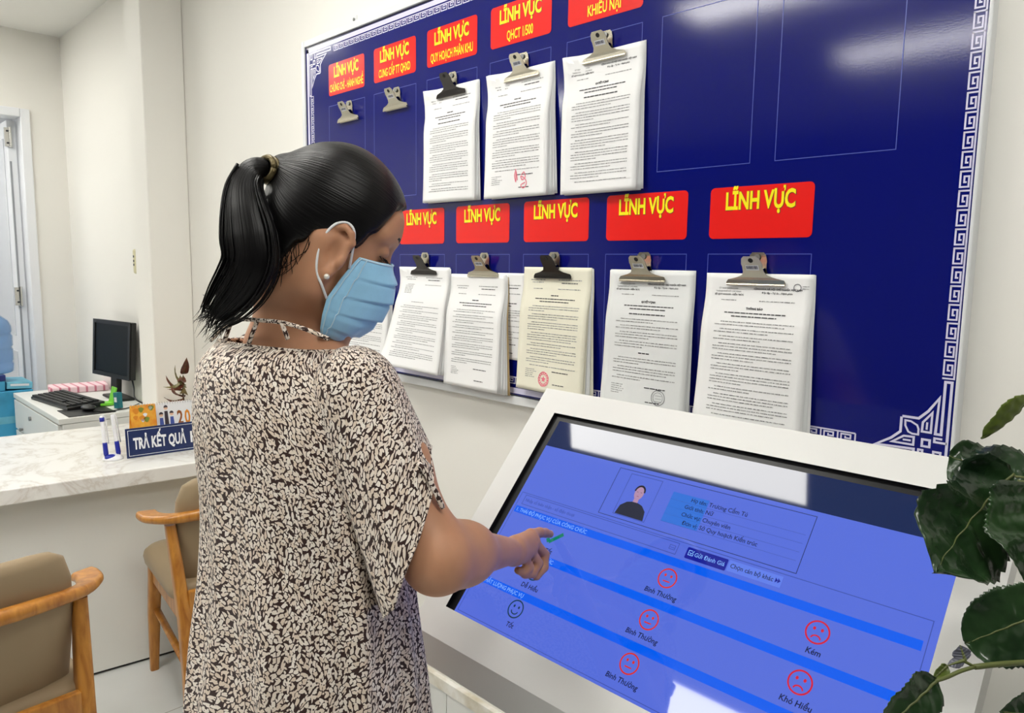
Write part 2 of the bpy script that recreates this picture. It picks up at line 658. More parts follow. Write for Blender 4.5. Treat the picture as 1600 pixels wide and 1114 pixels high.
TX = -2.142
TOP = ['CHỨNG CHỈ - HÀNH NGHỀ', 'CUNG CẤP TT QHXD', 'QUY HOẠCH PHÂN KHU', 'QHCT 1/500', 'KHIẾU NẠI']
TW = [.186, .150, .169, .086, .088]
for k in range(7):
    lines = []
    if k < 5:
        lines = [('LĨNH VỰC', .0440, .0540, .137), (TOP[k], .0315, .0115, TW[k])]
    red_label(TX + k * PITCH, 2.0058, 2.1020, lines)
for k in range(6):
    red_label(-1.766 + (k - 1) * PITCH, 1.5371, 1.6329, [('LĨNH VỰC', .0445, .0545, .1345)])

# ------------------------------------------------------------------ bulldog clips
M_NICKEL = mat('nickel_clip', (206, 200, 184), 0.22, metal=1)
M_BLACKCLIP = mat('dark_chrome', (72, 70, 70), 0.18, metal=1)
M_STICK = mat('barcode_sticker', (232, 232, 236), 0.5)
M_BAR = mat('barcode_ink', (60, 60, 90), 0.6)
M_HOLE = mat('hole_shadow', (24, 22, 22), 0.7)


def plate_outline():
    right = [(.057, .0), (.0585, .005), (.055, .0105), (.036, .0155), (.024, .021), (.0205, .028), (.0195, .040), (.0205, .044), (.0175, .056), (.0125, .061)]
    return right + [(-a, b) for a, b in right[::-1]]


def make_clip(front_m, name='bulldog_clip', sticker=True):
    """jaw line at the local origin, board side towards +y"""
    t = thing(name, (0, 0, 0), None, None)
    out = plate_outline()

    def plate(tilt, y0, top):
        ca, sa = math.cos(tilt), math.sin(tilt)

        def fn(a, b, th):
            bend = max(0.0, b - .012)
            y = y0 - math.sin(tilt) * bend
            z = b if tilt == 0 else .012 * min(1, b / .012) + bend * ca
            return (a * (.9 if top else 1), y - th, z - .002)
        return fn
    for nm, tilt, y0, m in (('back_plate', math.radians(1), .0, M_NICKEL), ('front_plate', math.radians(33), -.006, front_m)):
        fn = plate(tilt, y0, nm == 'back_plate')
        f = MB()
        n = len(out)
        half = n // 2
        # rows so that the bend follows the plate
        for th, s in ((0, 1), (.0012, -1)):
            for i in range(half - 1):
                a, b = out[i], out[i + 1]
                f.poly([fn(-a[0], a[1], th), fn(a[0], a[1], th), fn(b[0], b[1], th), fn(-b[0], b[1], th)])
        for i in range(n):
            a, b = out[i], out[(i + 1) % n]
            f.poly([fn(a[0], a[1], 0), fn(b[0], b[1], 0), fn(b[0], b[1], .0012), fn(a[0], a[1], .0012)])
        for sgn in ((.0016,) if nm == 'front_plate' else (.0015,)):
            f.poly([fn(.0048 * math.cos(q * math.pi / 6), .052 + .0048 * math.sin(q * math.pi / 6), sgn) for q in range(12)], 1)
        # rolled jaw edge
        f.tube([fn(-.057, .0015, .001), fn(.057, .0015, .001)], .0021)
        p = f.build(nm, [m, M_HOLE], t)
        if nm == 'front_plate' and sticker:
            s = MB()
            s.poly([fn(-.013, .031, .0016), fn(.013, .031, .0016), fn(.013, .042, .0016), fn(-.013, .042, .0016)], 0)
            rr = random.Random(5)
            x = -.011
            while x < .010:
                w = rr.choice((.0006, .001, .0014))
                s.poly([fn(x, .034, .0019), fn(x + w, .034, .0019), fn(x + w, .040, .0019), fn(x, .040, .0019)], 1)
                x += w + rr.choice((.0006, .001))
            s.build('sticker', [M_STICK, M_BAR], p)
    f = MB(); f.tube([(-.017, -.008, .024), (.017, -.008, .024)], .0062, 12)
    f.build('spring', M_BLACKCLIP, t)
    f = MB(); f.tube([(0, .004, .050), (0, -.004, .050)], .004, 10); f.tube([(0, -.004, .050), (0, -.005, .050)], .0058, 10)
    f.build('hook_screw', M_SCREW, t)
    return t


CLIPS = [  # jaw x, jaw z, dark, label
    (-2.022, 1.917, 0, 'empty bulldog clip under the red label reading CHỨNG CHỈ - HÀNH NGHỀ'),
    (-1.776, 1.919, 0, 'empty bulldog clip under the red label reading CUNG CẤP TT QHXD'),
    (-1.530, 1.919, 1, 'dark bulldog clip holding papers under the QUY HOẠCH PHÂN KHU label'),
    (-1.272, 1.919, 0, 'silver bulldog clip holding papers under the QHCT 1/500 label'),
    (-1.026, 1.918, 0, 'silver bulldog clip holding papers under the KHIẾU NẠI label'),
    (-1.897, 1.452, 0, 'silver bulldog clip of the lower row hidden behind the woman\'s head'),
    (-1.645, 1.454, 1, 'bulldog clip of the lower row nearest the woman\'s face mask'),
    (-1.400, 1.453, 0, 'bulldog clip of the lower row holding the papers with a sheet peeking out'),
    (-1.160, 1.454, 1, 'dark bulldog clip on the yellowed papers with a red stamp'),
    (-0.908, 1.453, 0, 'bulldog clip on the papers with a black round stamp'),
    (-0.655, 1.452, 0, 'rightmost bulldog clip of the lower row on the notice board'),
]
clip_a = make_clip(M_NICKEL)
clip_b = make_clip(M_BLACKCLIP, sticker=False)
first = {0: clip_a, 1: clip_b}
for x, z, dk, lb in CLIPS:
    c = first[dk]
    if c.get('label'):
        c = copy_tree(clip_b if dk else clip_a)
    c.location = (x, FY - .0022, z)
    tag(c, lb, 'clip', 'bulldog clips on the notice board')

# ------------------------------------------------------------------ documents


def paper_mat(name, col, ink=(70, 70, 72)):
    return mat(name, col, 0.75, spec=0.2)


def ink_mat(name, ink, paper):
    m = bpy.data.materials.new(name)
    m.use_nodes = True
    nt = m.node_tree
    b = nt.nodes['Principled BSDF']
    b.inputs['Roughness'].default_value = .8
    tc = nt.nodes.new('ShaderNodeTexCoord')
    n = nt.nodes.new('ShaderNodeTexNoise')
    n.inputs['Scale'].default_value = 620
    n.inputs['Detail'].default_value = 1
    nt.links.new(tc.outputs['Object'], n.inputs['Vector'])
    r = nt.nodes.new('ShaderNodeValToRGB')
    r.color_ramp.elements[0].position = .38
    r.color_ramp.elements[0].color = lin(ink)
    r.color_ramp.elements[1].position = .62
    r.color_ramp.elements[1].color = lin(paper)
    nt.links.new(n.outputs['Fac'], r.inputs['Fac'])
    nt.links.new(r.outputs['Color'], b.inputs['Base Color'])
    return m


P_WHITE = paper_mat('white_paper', (240, 240, 240))
P_WARM = paper_mat('yellowed_paper', (233, 230, 212))
P_GREY = paper_mat('grey_white_paper', (228, 230, 230))
P_CARD = paper_mat('brown_card', (190, 165, 120))
I_GREY = ink_mat('printed_small_text', (88, 88, 92), (205, 205, 205))
I_BOLD = mat('bold_print', (66, 66, 70), .8)
I_RED = mat('red_stamp_ink', (236, 120, 140), .8)
I_BLK = mat('black_stamp_ink', (96, 96, 104), .8)


def make_doc(label, xc, zt, lbl=0.0, lbr=0.0, sheets=4, paper=P_WHITE, seed=1, skew=0.0, fan=.0035, d0=.0045, style='letter', stamp=None,
             head=None, h=.297, w=.21, wave=1.0, curl_tl=0.0, gap=.0025):
    rr = random.Random(seed)
    t = thing('document_stack', (xc, FY, zt), label, 'papers', 'printed papers clipped to the notice board')

    def page(j):
        ox = fan * j * (1 if j % 2 == 0 or j > 1 else .4)
        oz = -rr.uniform(-.002, .004) * j

        def fn(u, v, dy=0.0):
            lift = lbl * (1 - u) + lbr * u
            wav = wave * .003 * math.sin(u * 5 + seed + v * 3) * v
            sp_ = min(1, max(0, (v - .10) / .30)); sp_ = sp_ * sp_ * (3 - 2 * sp_)
            y = FY - (d0 * .35 + .0007 * (sheets - j)) * (1 - sp_) - (d0 + gap * (sheets - j)) * sp_ - (lift * (v ** 1.7)) * (1 - .13 * j) - wav * (1 - .2 * j) - .012 * curl_tl * max(0, .22 - u) / .22 * max(0, .25 - v) / .25
            x = xc + (u - .5) * w + skew * v + ox * (.2 + v)
            z = zt - v * h * (1 - .10 * min(1, (abs(lift) / .1))) + oz * 0.4
            return (x, y - dy, z)
        return fn
    top = page(0)
    for j in range(sheets - 1, 0, -1):
        f = MB()
        pj = page(j)
        f.grid(lambda a, b: pj(a, b), 6, 14)
        pm = P_CARD if (stamp == 'card' and j == sheets - 1) else (paper if j % 2 else P_GREY)
        f.build('sheet', pm, t, smooth=True, solid=.0008)
    f = MB()
    f.grid(lambda a, b: top(a, b), 14, 30)
    fs = f.build('front_sheet', paper, t, smooth=True, solid=.0004)
    # printing follows the bent sheet; coordinates in metres from the top left corner
    T = MB()

    def on(x, y):
        return top(x / w, y / h, .0008)

    def greek(y, x0, x1, hh=.0017, m=0):
        x = x0
        while x < x1 - .002:
            ww = min(rr.uniform(.004, .013), x1 - x)
            T.poly([on(x, y), on(x + ww, y), on(x + ww, y - hh), on(x, y - hh)], m)
            x += ww + .0013

    tx = lambda body, size, x, y, al='CENTER', bold=.0, sh=0.0, width=None, m=1: add_text(T, lambda a, b: on(a, y - (b - 0)), body, size, x, 0, m, al, bold, 1.0, sh, width, res=1)
    if head:
        tx('ỦY BAN NHÂN DÂN', .0042, .048, .030)
        tx('THÀNH PHỐ HỒ CHÍ MINH', .0042, .048, .036)
        tx('SỞ QUY HOẠCH - KIẾN TRÚC', .0044, .050, .042, bold=.00015)
        tx('CỘNG HÒA XÃ HỘI CHỦ NGHĨA VIỆT NAM', .0046, .145, .030, bold=.00015)
        tx('Độc lập - Tự do - Hạnh phúc', .0048, .145, .037, bold=.00012)
    else:
        greek(.031, .025, .072); greek(.037, .030, .066)
        greek(.031, .112, .182, .002); greek(.038, .122, .172, .002, 1)
    greek(.052, .035, .066); greek(.052, .112, .180)
    y = .068
    if style in ('letter', 'decision'):
        if head:
            tx(head, .0056, .105, y, bold=.0003)
        else:
            greek(y, .093, .117, .0024, 1)
        y += .008
        greek(y, .045, .168, .0021, 1); y += .0065
        greek(y, .060, .150, .0021, 1); y += .011
        if style == 'decision':
            greek(y, .060, .150, .0024, 1); y += .011
    elif style == 'address':
        for q in range(6):
            greek(y - .012 + q * .0042, .027, .060)
        y += .035
        greek(y, .070, .120); y += .012
    lim = h * (.80 if stamp else .92)
    while y < lim:
        n = rr.choice((2, 2, 3, 3, 4))
        for q in range(n):
            if y > lim:
                break
            x1 = .185 if q < n - 1 else rr.uniform(.08, .17)
            greek(y, .040 if q == 0 else .028, x1)
            y += .0056
        y += .0028
        if style == 'decision' and .55 * h < y < .58 * h:
            greek(y + .004, .092, .122, .0024, 1); y += .016
    if stamp:
        for q in range(5):
            greek(h * .83 + q * .0046, .028, .028 + rr.uniform(.02, .04), .0013)
        greek(h * .83, .115, .165, .002, 1); greek(h * .93, .12, .155, .002, 1)

    K_ = MB()

    def ring(cx, cy, r, wd, m, seg=36, jit=.0):
        pts = [(cx + (r + rr.uniform(-jit, jit)) * math.cos(2 * math.pi * q / seg), cy + (r + rr.uniform(-jit, jit)) * math.sin(2 * math.pi * q / seg)) for q in range(seg)]
        stroke(K_, pts, wd, lambda a, b: top(a / w, b / h, .0011), m, True)
    if stamp == 'red':
        cx, cy = .090, h * .895
        ring(cx, cy, .0165, .0022, 2, jit=.0006); ring(cx, cy, .0115, .0014, 2, jit=.0006)
        for q in range(14):
            a = q * 2 * math.pi / 14
            K_.poly([on(cx + math.cos(a + s_) * r_, cy + math.sin(a + s_) * r_) for r_, s_ in ((.0126, 0), (.0150, 0), (.0150, .25), (.0126, .25))], 2)
        star = [(cx + (.008 if q % 2 else .0038) * math.sin(q * math.pi / 5), cy + (.008 if q % 2 else .0038) * math.cos(q * math.pi / 5)) for q in range(10)]
        K_.poly([top(a / w, b / h, .0011) for a, b in star], 2)
    if stamp == 'sign':
        for pts in ([(.112, h * .78), (.108, h * .83), (.112, h * .88), (.113, h * .80), (.117, h * .87)],
                    [(.130, h * .83), (.138, h * .81), (.142, h * .85), (.132, h * .87), (.128, h * .84), (.140, h * .86), (.146, h * .90), (.136, h * .935), (.128, h * .91), (.142, h * .89)]):
            stroke(K_, [tuple(p) for p in catmull(pts, 4)], .0022, lambda a, b: top(a / w, b / h, .0011), 2)
    if stamp == 'black':
        ring(.150, h * .885, .0155, .0011, 3); ring(.150, h * .885, .011, .0007, 3)
        for q in range(3):
            K_.poly([on(.143, h * .872 + q * .006), on(.158, h * .872 + q * .006), on(.158, h * .870 + q * .006), on(.143, h * .870 + q * .006)], 3)
    if head == 'THÔNG BÁO':
        ring(.182, .024, .0065, .0012, 3)
        greek(.022, .191, .203, .001); greek(.026, .191, .203, .001)
    if K_.f:
        K_.build('ink_stamp' if stamp != 'sign' else 'handwritten_mark', [I_GREY, I_BOLD, I_RED, I_BLK], fs)
    T.build('printed_text', [I_GREY, I_BOLD, I_RED, I_BLK], fs)
    return t


make_doc('white printed papers clipped under the red QUY HOẠCH PHÂN KHU label', -1.532, 1.943, .004, .002, 4, seed=3, fan=.004, style='decision', curl_tl=1)
make_doc('stack of papers with a pink handwritten scrawl under the QHCT 1/500 label', -1.280, 1.940, .002, .004, 5, seed=4, fan=.0052, stamp='sign', curl_tl=1)
make_doc('white printed papers clipped under the red KHIẾU NẠI label', -1.029, 1.937, .003, .002, 4, seed=7, fan=.0032, style='decision', head='QUYẾT ĐỊNH', curl_tl=1.2)
make_doc('papers half hidden behind the woman\'s blue face mask', -1.905, 1.474, .045, .020, 4, seed=11, fan=.004)
make_doc('curling papers whose lower corner bends out, next to the face mask', -1.642, 1.472, .075, .026, 5, seed=12, fan=.004, style='address', curl_tl=1)
t_back = make_doc('single sheet with a pink stamp peeking out behind another stack', -1.352, 1.462, .000, .000, 1, seed=22, d0=.0008, stamp='red', h=.215, w=.195, wave=.15, gap=.0008)
make_doc('thick white papers in front of a peeking sheet with a pink stamp', -1.421, 1.456, .012, .010, 6, seed=13, fan=.0046, stamp='card', d0=.0085, wave=.4, gap=.0022)
make_doc('yellowed papers with a round red stamp near the bottom', -1.150, 1.478, .016, .012, 4, paper=P_WARM, seed=14, fan=.006, stamp='red')
make_doc('grey-white papers with a round black stamp, second from the right of the lower row', -0.890, 1.474, .018, .014, 3, paper=P_GREY, seed=15, fan=.003, style='decision', stamp='black', head='QUYẾT ĐỊNH')
make_doc('rightmost papers of the lower row, headed THÔNG BÁO', -0.653, 1.472, .022, .012, 4, paper=P_WHITE, seed=16, fan=.004, head='THÔNG BÁO')

# ------------------------------------------------------------------ touch-screen kiosk
KO = np.array([-0.97289, 0.80547, 0.87094])        # lower left corner of the screen opening
_ky, _kt = math.radians(.35), math.radians(48.17)
KU = np.array([math.cos(_ky), math.sin(_ky), 0])
_kb = np.array([-math.sin(_ky), math.cos(_ky), 0])
KW = _kb * math.cos(_kt) + np.array([0, 0, 1]) * math.sin(_kt)
KN = np.cross(KU, KW)
KA, KB = .742, .4245                                 # opening size
OA0, OA1, OB0, OB1 = -.0545, .7945, -.0548, .4775    # outer edge of the bezel


def kp(a, b, c=0.0):
    return KO + KU * a + KW * b + KN * c


M_KIOSK = mat('white_powder_coat', (212, 212, 210), 0.4, spec=0.45, bump=(500, .12, .0004))
M_KIOSK2 = mat('white_powder_coat_base', (214, 214, 208), 0.45, spec=0.4)
M_BLK = mat('black_glass_border', (8, 9, 12), 0.35, spec=0.3)


def scr(name, col, k=1.0, base=(6, 7, 10)):
    return mat(name, base, 0.04, spec=0.42, emit=col, estr=k)


S_LAV = scr('screen_lavender', (88, 112, 222), .95)
S_NAVY = scr('screen_navy', (12, 40, 96), .7)
S_BAR = scr('screen_blue_bar', (0, 92, 238), 1.0)
S_DARK = scr('screen_dark_text', (22, 32, 74), .9)
S_MID = scr('screen_mid_line', (58, 78, 168), .9)
S_TBL = scr('screen_table_blue', (48, 112, 214), 1.0)
S_BTN = scr('screen_button', (22, 32, 158), .9)
S_LINK = scr('screen_link_box', (96, 126, 232), 1.0)
S_TXT = scr('screen_pale_text', (130, 178, 250), 1.0)
S_RED = scr('screen_red', (206, 28, 54), 1.0)
S_ORG = scr('screen_orange_red', (212, 48, 38), 1.0)
S_GREEN = scr('screen_green', (10, 122, 98), 1.0)
S_GDK = scr('screen_dark_green', (18, 58, 82), 1.0)
S_SKIN = scr('screen_skin', (178, 140, 170), 1.0)
S_HAIR = scr('screen_hair', (30, 26, 40), 1.0)
S_SHIRT = scr('screen_shirt', (34, 38, 58), 1.0)
S_LIP = scr('screen_lip', (150, 80, 110), 1.0)
SMATS = [S_LAV, S_NAVY, S_BAR, S_DARK, S_MID, S_TBL, S_BTN, S_LINK, S_TXT, S_RED, S_ORG, S_GREEN, S_GDK, S_SKIN, S_HAIR, S_SHIRT, S_LIP, M_BLK]
LAV, NAVY, BAR, DARK, MID, TBL, BTN, LINK, TXT, RED, ORG, GREEN, GDK, SKIN, HAIRC, SHIRT, LIP, BLK = range(18)

kiosk = thing('touch_screen_kiosk', tuple(kp(.37, .2)[:2]) + (0,), 'white self-service kiosk with a tilted touch screen under the notice board', 'kiosk')
DEPTH = .008
# housing: bezel frame with vertical lips all round
f = MB()
O = [(OA0, OB0), (OA1, OB0), (OA1, OB1), (OA0, OB1)]
I = [(0, 0), (KA, 0), (KA, KB), (0, KB)]
LIP_H = np.array([0, 0, -.058])
for k in range(4):
    k2 = (k + 1) % 4
    f.poly([kp(*O[k]), kp(*O[k2]), kp(*I[k2]), kp(*I[k])])
    f.poly([kp(*O[k]), kp(*O[k]) + LIP_H, kp(*O[k2]) + LIP_H, kp(*O[k2])])
    f.poly([kp(*I[k]), kp(*I[k2]), kp(*I[k2], -DEPTH - .004), kp(*I[k], -DEPTH - .004)], 1)
f.poly([kp(*q) + LIP_H for q in O[::-1]])
f.build('housing', [M_KIOSK, M_BLK], kiosk)
# pedestal and foot
f = MB()
x0, x1, y0, y1 = kp(.16, 0)[0], kp(.58, 0)[0], KO[1] + .10, KO[1] + .30
zt0 = KO[2] - .045
A = [(x0, y0, 0), (x1, y0, 0), (x1, y1, 0), (x0, y1, 0)]
zz = lambda y: KO[2] + (y - KO[1]) * math.tan(_kt) - .062
f.loft([[(q[0], q[1], .03) for q in A], [(q[0], q[1], zz(q[1])) for q in A]])
f.build('pedestal', M_KIOSK2, kiosk, bevel=.004)
f = MB(); f.box(x0 - .09, x1 + .09, y0 - .12, y1 + .06, 0, .03); f.build('foot_plate', M_KIOSK2, kiosk, bevel=.006)

# the lit display with its printed interface
D = MB()


def lay(h):
    return lambda a, b: kp(a, b, -DEPTH + h)


L0, L1, L2, L3, L4, L5 = [lay(.0003 * k) for k in range(6)]


def rect(a0, a1, b0, b1, fn, m):
    D.poly([fn(a0, b0), fn(a1, b0), fn(a1, b1), fn(a0, b1)], m)


rect(0, KA, 0, KB, L0, BLK)
SA0, SB1 = .0165, .4125
rect(SA0, KA, 0, SB1, L1, NAVY)
rect(SA0, KA, 0, .3545, L2, LAV)
lw = .0009


def frame(a0, a1, b0, b1, fn, m=MID, w=lw):
    stroke(D, [(a0, b0), (a1, b0), (a1, b1), (a0, b1)], w, fn, m, True)


frame(.0225, .731, .0055, .249, L3)
frame(.202, .5545, .255, .3465, L3, DARK)
frame(.2295, .2935, .2615, .3407, L3)
frame(.0345, .3700, .2265, .2455, L3)
rect(.321, .3878, .273, .328, L3, TBL)
for k, (lb, vl) in enumerate((('Họ tên:', 'Trương Cẩm Tú'), ('Giới tính:', 'Nữ'), ('Chức vụ:', 'Chuyên viên'), ('Đơn vị:', 'Sở Quy hoạch Kiến trúc'))):
    b = .3180 - k * .0138
    add_text(D, L4, lb, .0098, .3862, b, DARK, 'RIGHT', .0001, .95)
    add_text(D, L4, vl, .0102, .3898, b, DARK, 'LEFT', .0001, .95)
for k in range(1, 5):
    rect(.321, .548, .3285 - k * .0138 - .0004, .3285 - k * .0138, L3, MID)
# portrait photo
cx = .2615
D.poly([L4(a, b) for a, b in [(.233, .2625), (.236, .279), (.246, .288), (.2565, .291), (.2665, .291), (.277, .288), (.287, .279), (.2905, .2625)]], SHIRT)
D.poly([L5(a, b) for a, b in [(.2565, .2905), (.2665, .2905), (.2660, .298), (.2570, .298)]], SKIN)
D.poly([L5(cx + .0090 * math.cos(q * math.pi / 10), .3085 + .0125 * math.sin(q * math.pi / 10)) for q in range(20)], SKIN)
D.poly([lay(.0018)(cx + r_ * math.cos(t_), .3110 + r_ * 1.2 * math.sin(t_)) for r_, t_ in
        [(.0108, math.pi * q / 10) for q in range(11)] + [(.0078, math.pi * (10 - q) / 10) for q in range(11)]], HAIRC)
for s_ in (-1, 1):
    rect(cx + s_ * .0038 - .0014, cx + s_ * .0038 + .0014, .3098, .3106, lay(.0019), HAIRC)
rect(cx - .0022, cx + .0022, .3018, .3028, lay(.0019), LIP)
add_text(D, L4, 'Nhập số biên nhận - số điện thoại', .0088, .0395, .2332, MID, 'LEFT', 0, .95)
frame(.3560, .3660, .2325, .2395, L4, MID, .0008)
for q in range(4):
    rect(.3575 + q * .002, .3587 + q * .002, .2350, .2362, L4, MID)
D.poly([L3(a, b) for a, b in rrect(.3862, .4555, .2260, .2448, .002)], BTN)
add_text(D, L4, 'Gửi Đánh Giá', .0095, .4012, .2325, TXT, 'LEFT', .0001, .95)
stroke(D, [(.3965, .2400), (.3905, .2400), (.3905, .2325), (.3985, .2325), (.3985, .2365)], .0012, L4, TXT)
stroke(D, [(.3925, .2370), (.3948, .2345), (.3995, .2405)], .0012, L4, TXT)
rect(.4575, .5400, .2275, .2448, L3, LINK)
add_text(D, L4, 'Chọn cán bộ khác', .0098, .4612, .2335, DARK, 'LEFT', .0001, .92)
for q in range(2):
    D.poly([L4(.5305 + q * .0038, .2330), L4(.5345 + q * .0038, .2368), L4(.5305 + q * .0038, .2406)], BTN)
# three question rows
rows = [(.2145, '1. THÁI ĐỘ PHỤC VỤ CỦA CÔNG CHỨC', .1866), (.1440, '2. GIAO TIẾP CỦA CÔNG CHỨC', .1175), (.0730, '3. CHẤT LƯỢNG PHỤC VỤ', .0475)]
goods = ['Tốt', 'Dễ Hiểu', 'Tốt']
bads = ['Kém', 'Khó Hiểu', 'Kém']


def face(a, b, m, mood):
    r = .0150
    stroke(D, [(a + r * math.cos(2 * math.pi * q / 40), b + r * math.sin(2 * math.pi * q / 40)) for q in range(40)], .0023, L3, m, True)
    for s_ in (-1, 1):
        D.poly([L3(a + s_ * .0052 + .0020 * math.cos(q * math.pi / 6), b + .0042 + .0024 * math.sin(q * math.pi / 6)) for q in range(12)], m)
    if mood == 0:
        stroke(D, [(a - .006, b - .0052), (a + .006, b - .0052)], .0020, L3, m)
    else:
        pts = []
        for q in range(13):
            t_ = math.pi * q / 12
            if mood > 0:
                pts.append((a + .0068 * math.cos(t_), b - .0035 - .0052 * math.sin(t_)))
            else:
                pts.append((a + .0060 * math.cos(t_), b - .0092 + .0046 * math.sin(t_)))
        stroke(D, pts, .0020, L3, m)


for i, (bb, head, fb) in enumerate(rows):
    rect(.0255, .7262, bb - .0066, bb + .0066, L3, BAR)
    add_text(D, L4, head, .0100, .031, bb - .0036, TXT, 'LEFT', .0001, .92)
    if i:
        face(.1388, fb + .001, GDK, 1)
    else:
        stroke(D, [(.1345, .1760), (.1568, .1972)], .0068, L3, GREEN)
        stroke(D, [(.1345, .1760), (.1290, .1820)], .0068, L3, GREEN)
    add_text(D, L4, goods[i], .0112, .1440, fb - .0300, DARK, 'CENTER', .0002, .95, .12)
    face(.3750, fb, ORG, 0)
    add_text(D, L4, 'Bình Thường', .0112, .3750, fb - .0300, DARK, 'CENTER', .0002, .95, .12)
    face(.6070, fb, RED, -1)
    add_text(D, L4, bads[i], .0112, .6100, fb - .0300, DARK, 'CENTER', .0002, .95, .12)
D.build('display', SMATS, kiosk)

# ------------------------------------------------------------------ service counter
def marble_mat():
    m = bpy.data.materials.new('white_marble')
    m.use_nodes = True
    nt = m.node_tree
    b = nt.nodes['Principled BSDF']
    b.inputs['Roughness'].default_value = .22
    tc = nt.nodes.new('ShaderNodeTexCoord')
    n1 = nt.nodes.new('ShaderNodeTexNoise'); n1.inputs['Scale'].default_value = 2.6; n1.inputs['Detail'].default_value = 8; n1.inputs['Roughness'].default_value = .62
    n1.inputs['Distortion'].default_value = 1.6
    nt.links.new(tc.outputs['Object'], n1.inputs['Vector'])
    r = nt.nodes.new('ShaderNodeValToRGB')
    e = r.color_ramp.elements
    e[0].position = .0; e[0].color = lin((240, 239, 235))
    e[1].position = 1.0; e[1].color = lin((240, 239, 235))
    for p, c in ((.44, (240, 239, 235)), (.48, (232, 230, 225)), (.50, (219, 214, 206)), (.52, (233, 231, 227)), (.57, (240, 239, 235))):
        q = e.new(p); q.color = lin(c)
    nt.links.new(n1.outputs['Fac'], r.inputs['Fac'])
    nt.links.new(r.outputs['Color'], b.inputs['Base Color'])
    return m


M_MARB = marble_mat()
M_PANEL = mat('white_laminate', (232, 232, 226), 0.35)
M_SHADOWGAP = mat('black_plinth', (40, 40, 40), 0.6)
cdir = np.array([.1235, .9923, 0.0])       # along the counter towards the board wall
cnrm = np.array([.9923, -.1235, 0.0])      # towards the customers
CP = np.array([-2.672, 1.012, 0.0])        # a point on the front edge


def cpt(s, q, z):
    """s metres along from CP, q metres behind the front edge, squared off at the wall"""
    p = CP + cdir * s - cnrm * q
    if p[1] > 1.295:
        p = p - cdir * (p[1] - 1.295) / cdir[1]
    return (p[0], p[1], z)


S0, S1 = -1.75, .30
counter = thing('service_counter', cpt(-.6, .4, 0), 'long white service counter with a marble top behind the chairs', 'counter')
f = MB()
f.loft([[cpt(S0, 0, z), cpt(S1, 0, z), cpt(S1, .86, z), cpt(S0, .86, z)] for z in (.697, .75)])
f.build('countertop', M_MARB, counter, bevel=.004)
f = MB()
f.loft([[cpt(S0 + .03, .085, z), cpt(S1 - .02, .085, z), cpt(S1 - .02, .125, z), cpt(S0 + .03, .125, z)] for z in (.012, .697)])
f.build('front_panel', M_PANEL, counter)
f = MB()
f.loft([[cpt(S0 + .03, .097, z), cpt(S1 - .02, .097, z), cpt(S1 - .02, .12, z), cpt(S0 + .03, .12, z)] for z in (.0, .012)])
f.build('plinth', M_SHADOWGAP, counter)
f = MB()
f.loft([[cpt(S0 + .03, .125, z), cpt(S0 + .07, .125, z), cpt(S0 + .07, .8, z), cpt(S0 + .03, .8, z)] for z in (.0, .697)])
f.build('end_panel', M_PANEL, counter)

# name plate
M_SIGNB = mat('navy_sign_plate', (26, 44, 92), 0.3)
M_SIGNW = mat('white_sign_print', (238, 240, 244), 0.4)
sb0 = np.array([-2.884, .861, .7505]); sdir = np.array([.0866, .9962, 0])
sup = np.array([-.010, -.0, .112]); sup = sup / np.linalg.norm(sup)
snr = np.cross(sdir, sup)
SW, SH = .375, .110
sign = thing('counter_sign', tuple(sb0 + sdir * SW / 2), 'navy blue counter sign with white letters and a thin white border', 'sign')


def sp(a, b, c=0.0):
    return sb0 + sdir * a + sup * b + snr * c


f = MB(); f.obox(sp(SW / 2, SH / 2, -.003), sdir, sup, snr, SW / 2, SH / 2, .003); f.build('plate', M_SIGNB, sign, bevel=.001)
f = MB(); f.poly([sp(.02, SH * .85, -.006), sp(SW - .02, SH * .85, -.006), (*(sp(SW - .02, 0, -.06)[:2]), .7505), (*(sp(.02, 0, -.06)[:2]), .7505)])
f.build('rear_prop', M_SIGNB, sign, solid=.003)
f = MB()
stroke(f, [(.008, .008), (SW - .008, .008), (SW - .008, SH - .008), (.008, SH - .008)], .0016, lambda a, b: sp(a, b, .0006), 0, True)
add_text(f, lambda a, b: sp(a, b, .0008), 'TRẢ KẾT QUẢ', .058, .024, .032, 0, 'LEFT', .0022, width=.186)
add_text(f, lambda a, b: sp(a, b, .0008), 'HỒ SƠ', .058, .2265, .032, 0, 'LEFT', .0022, width=.115)
f.build('lettering', M_SIGNW, sign)

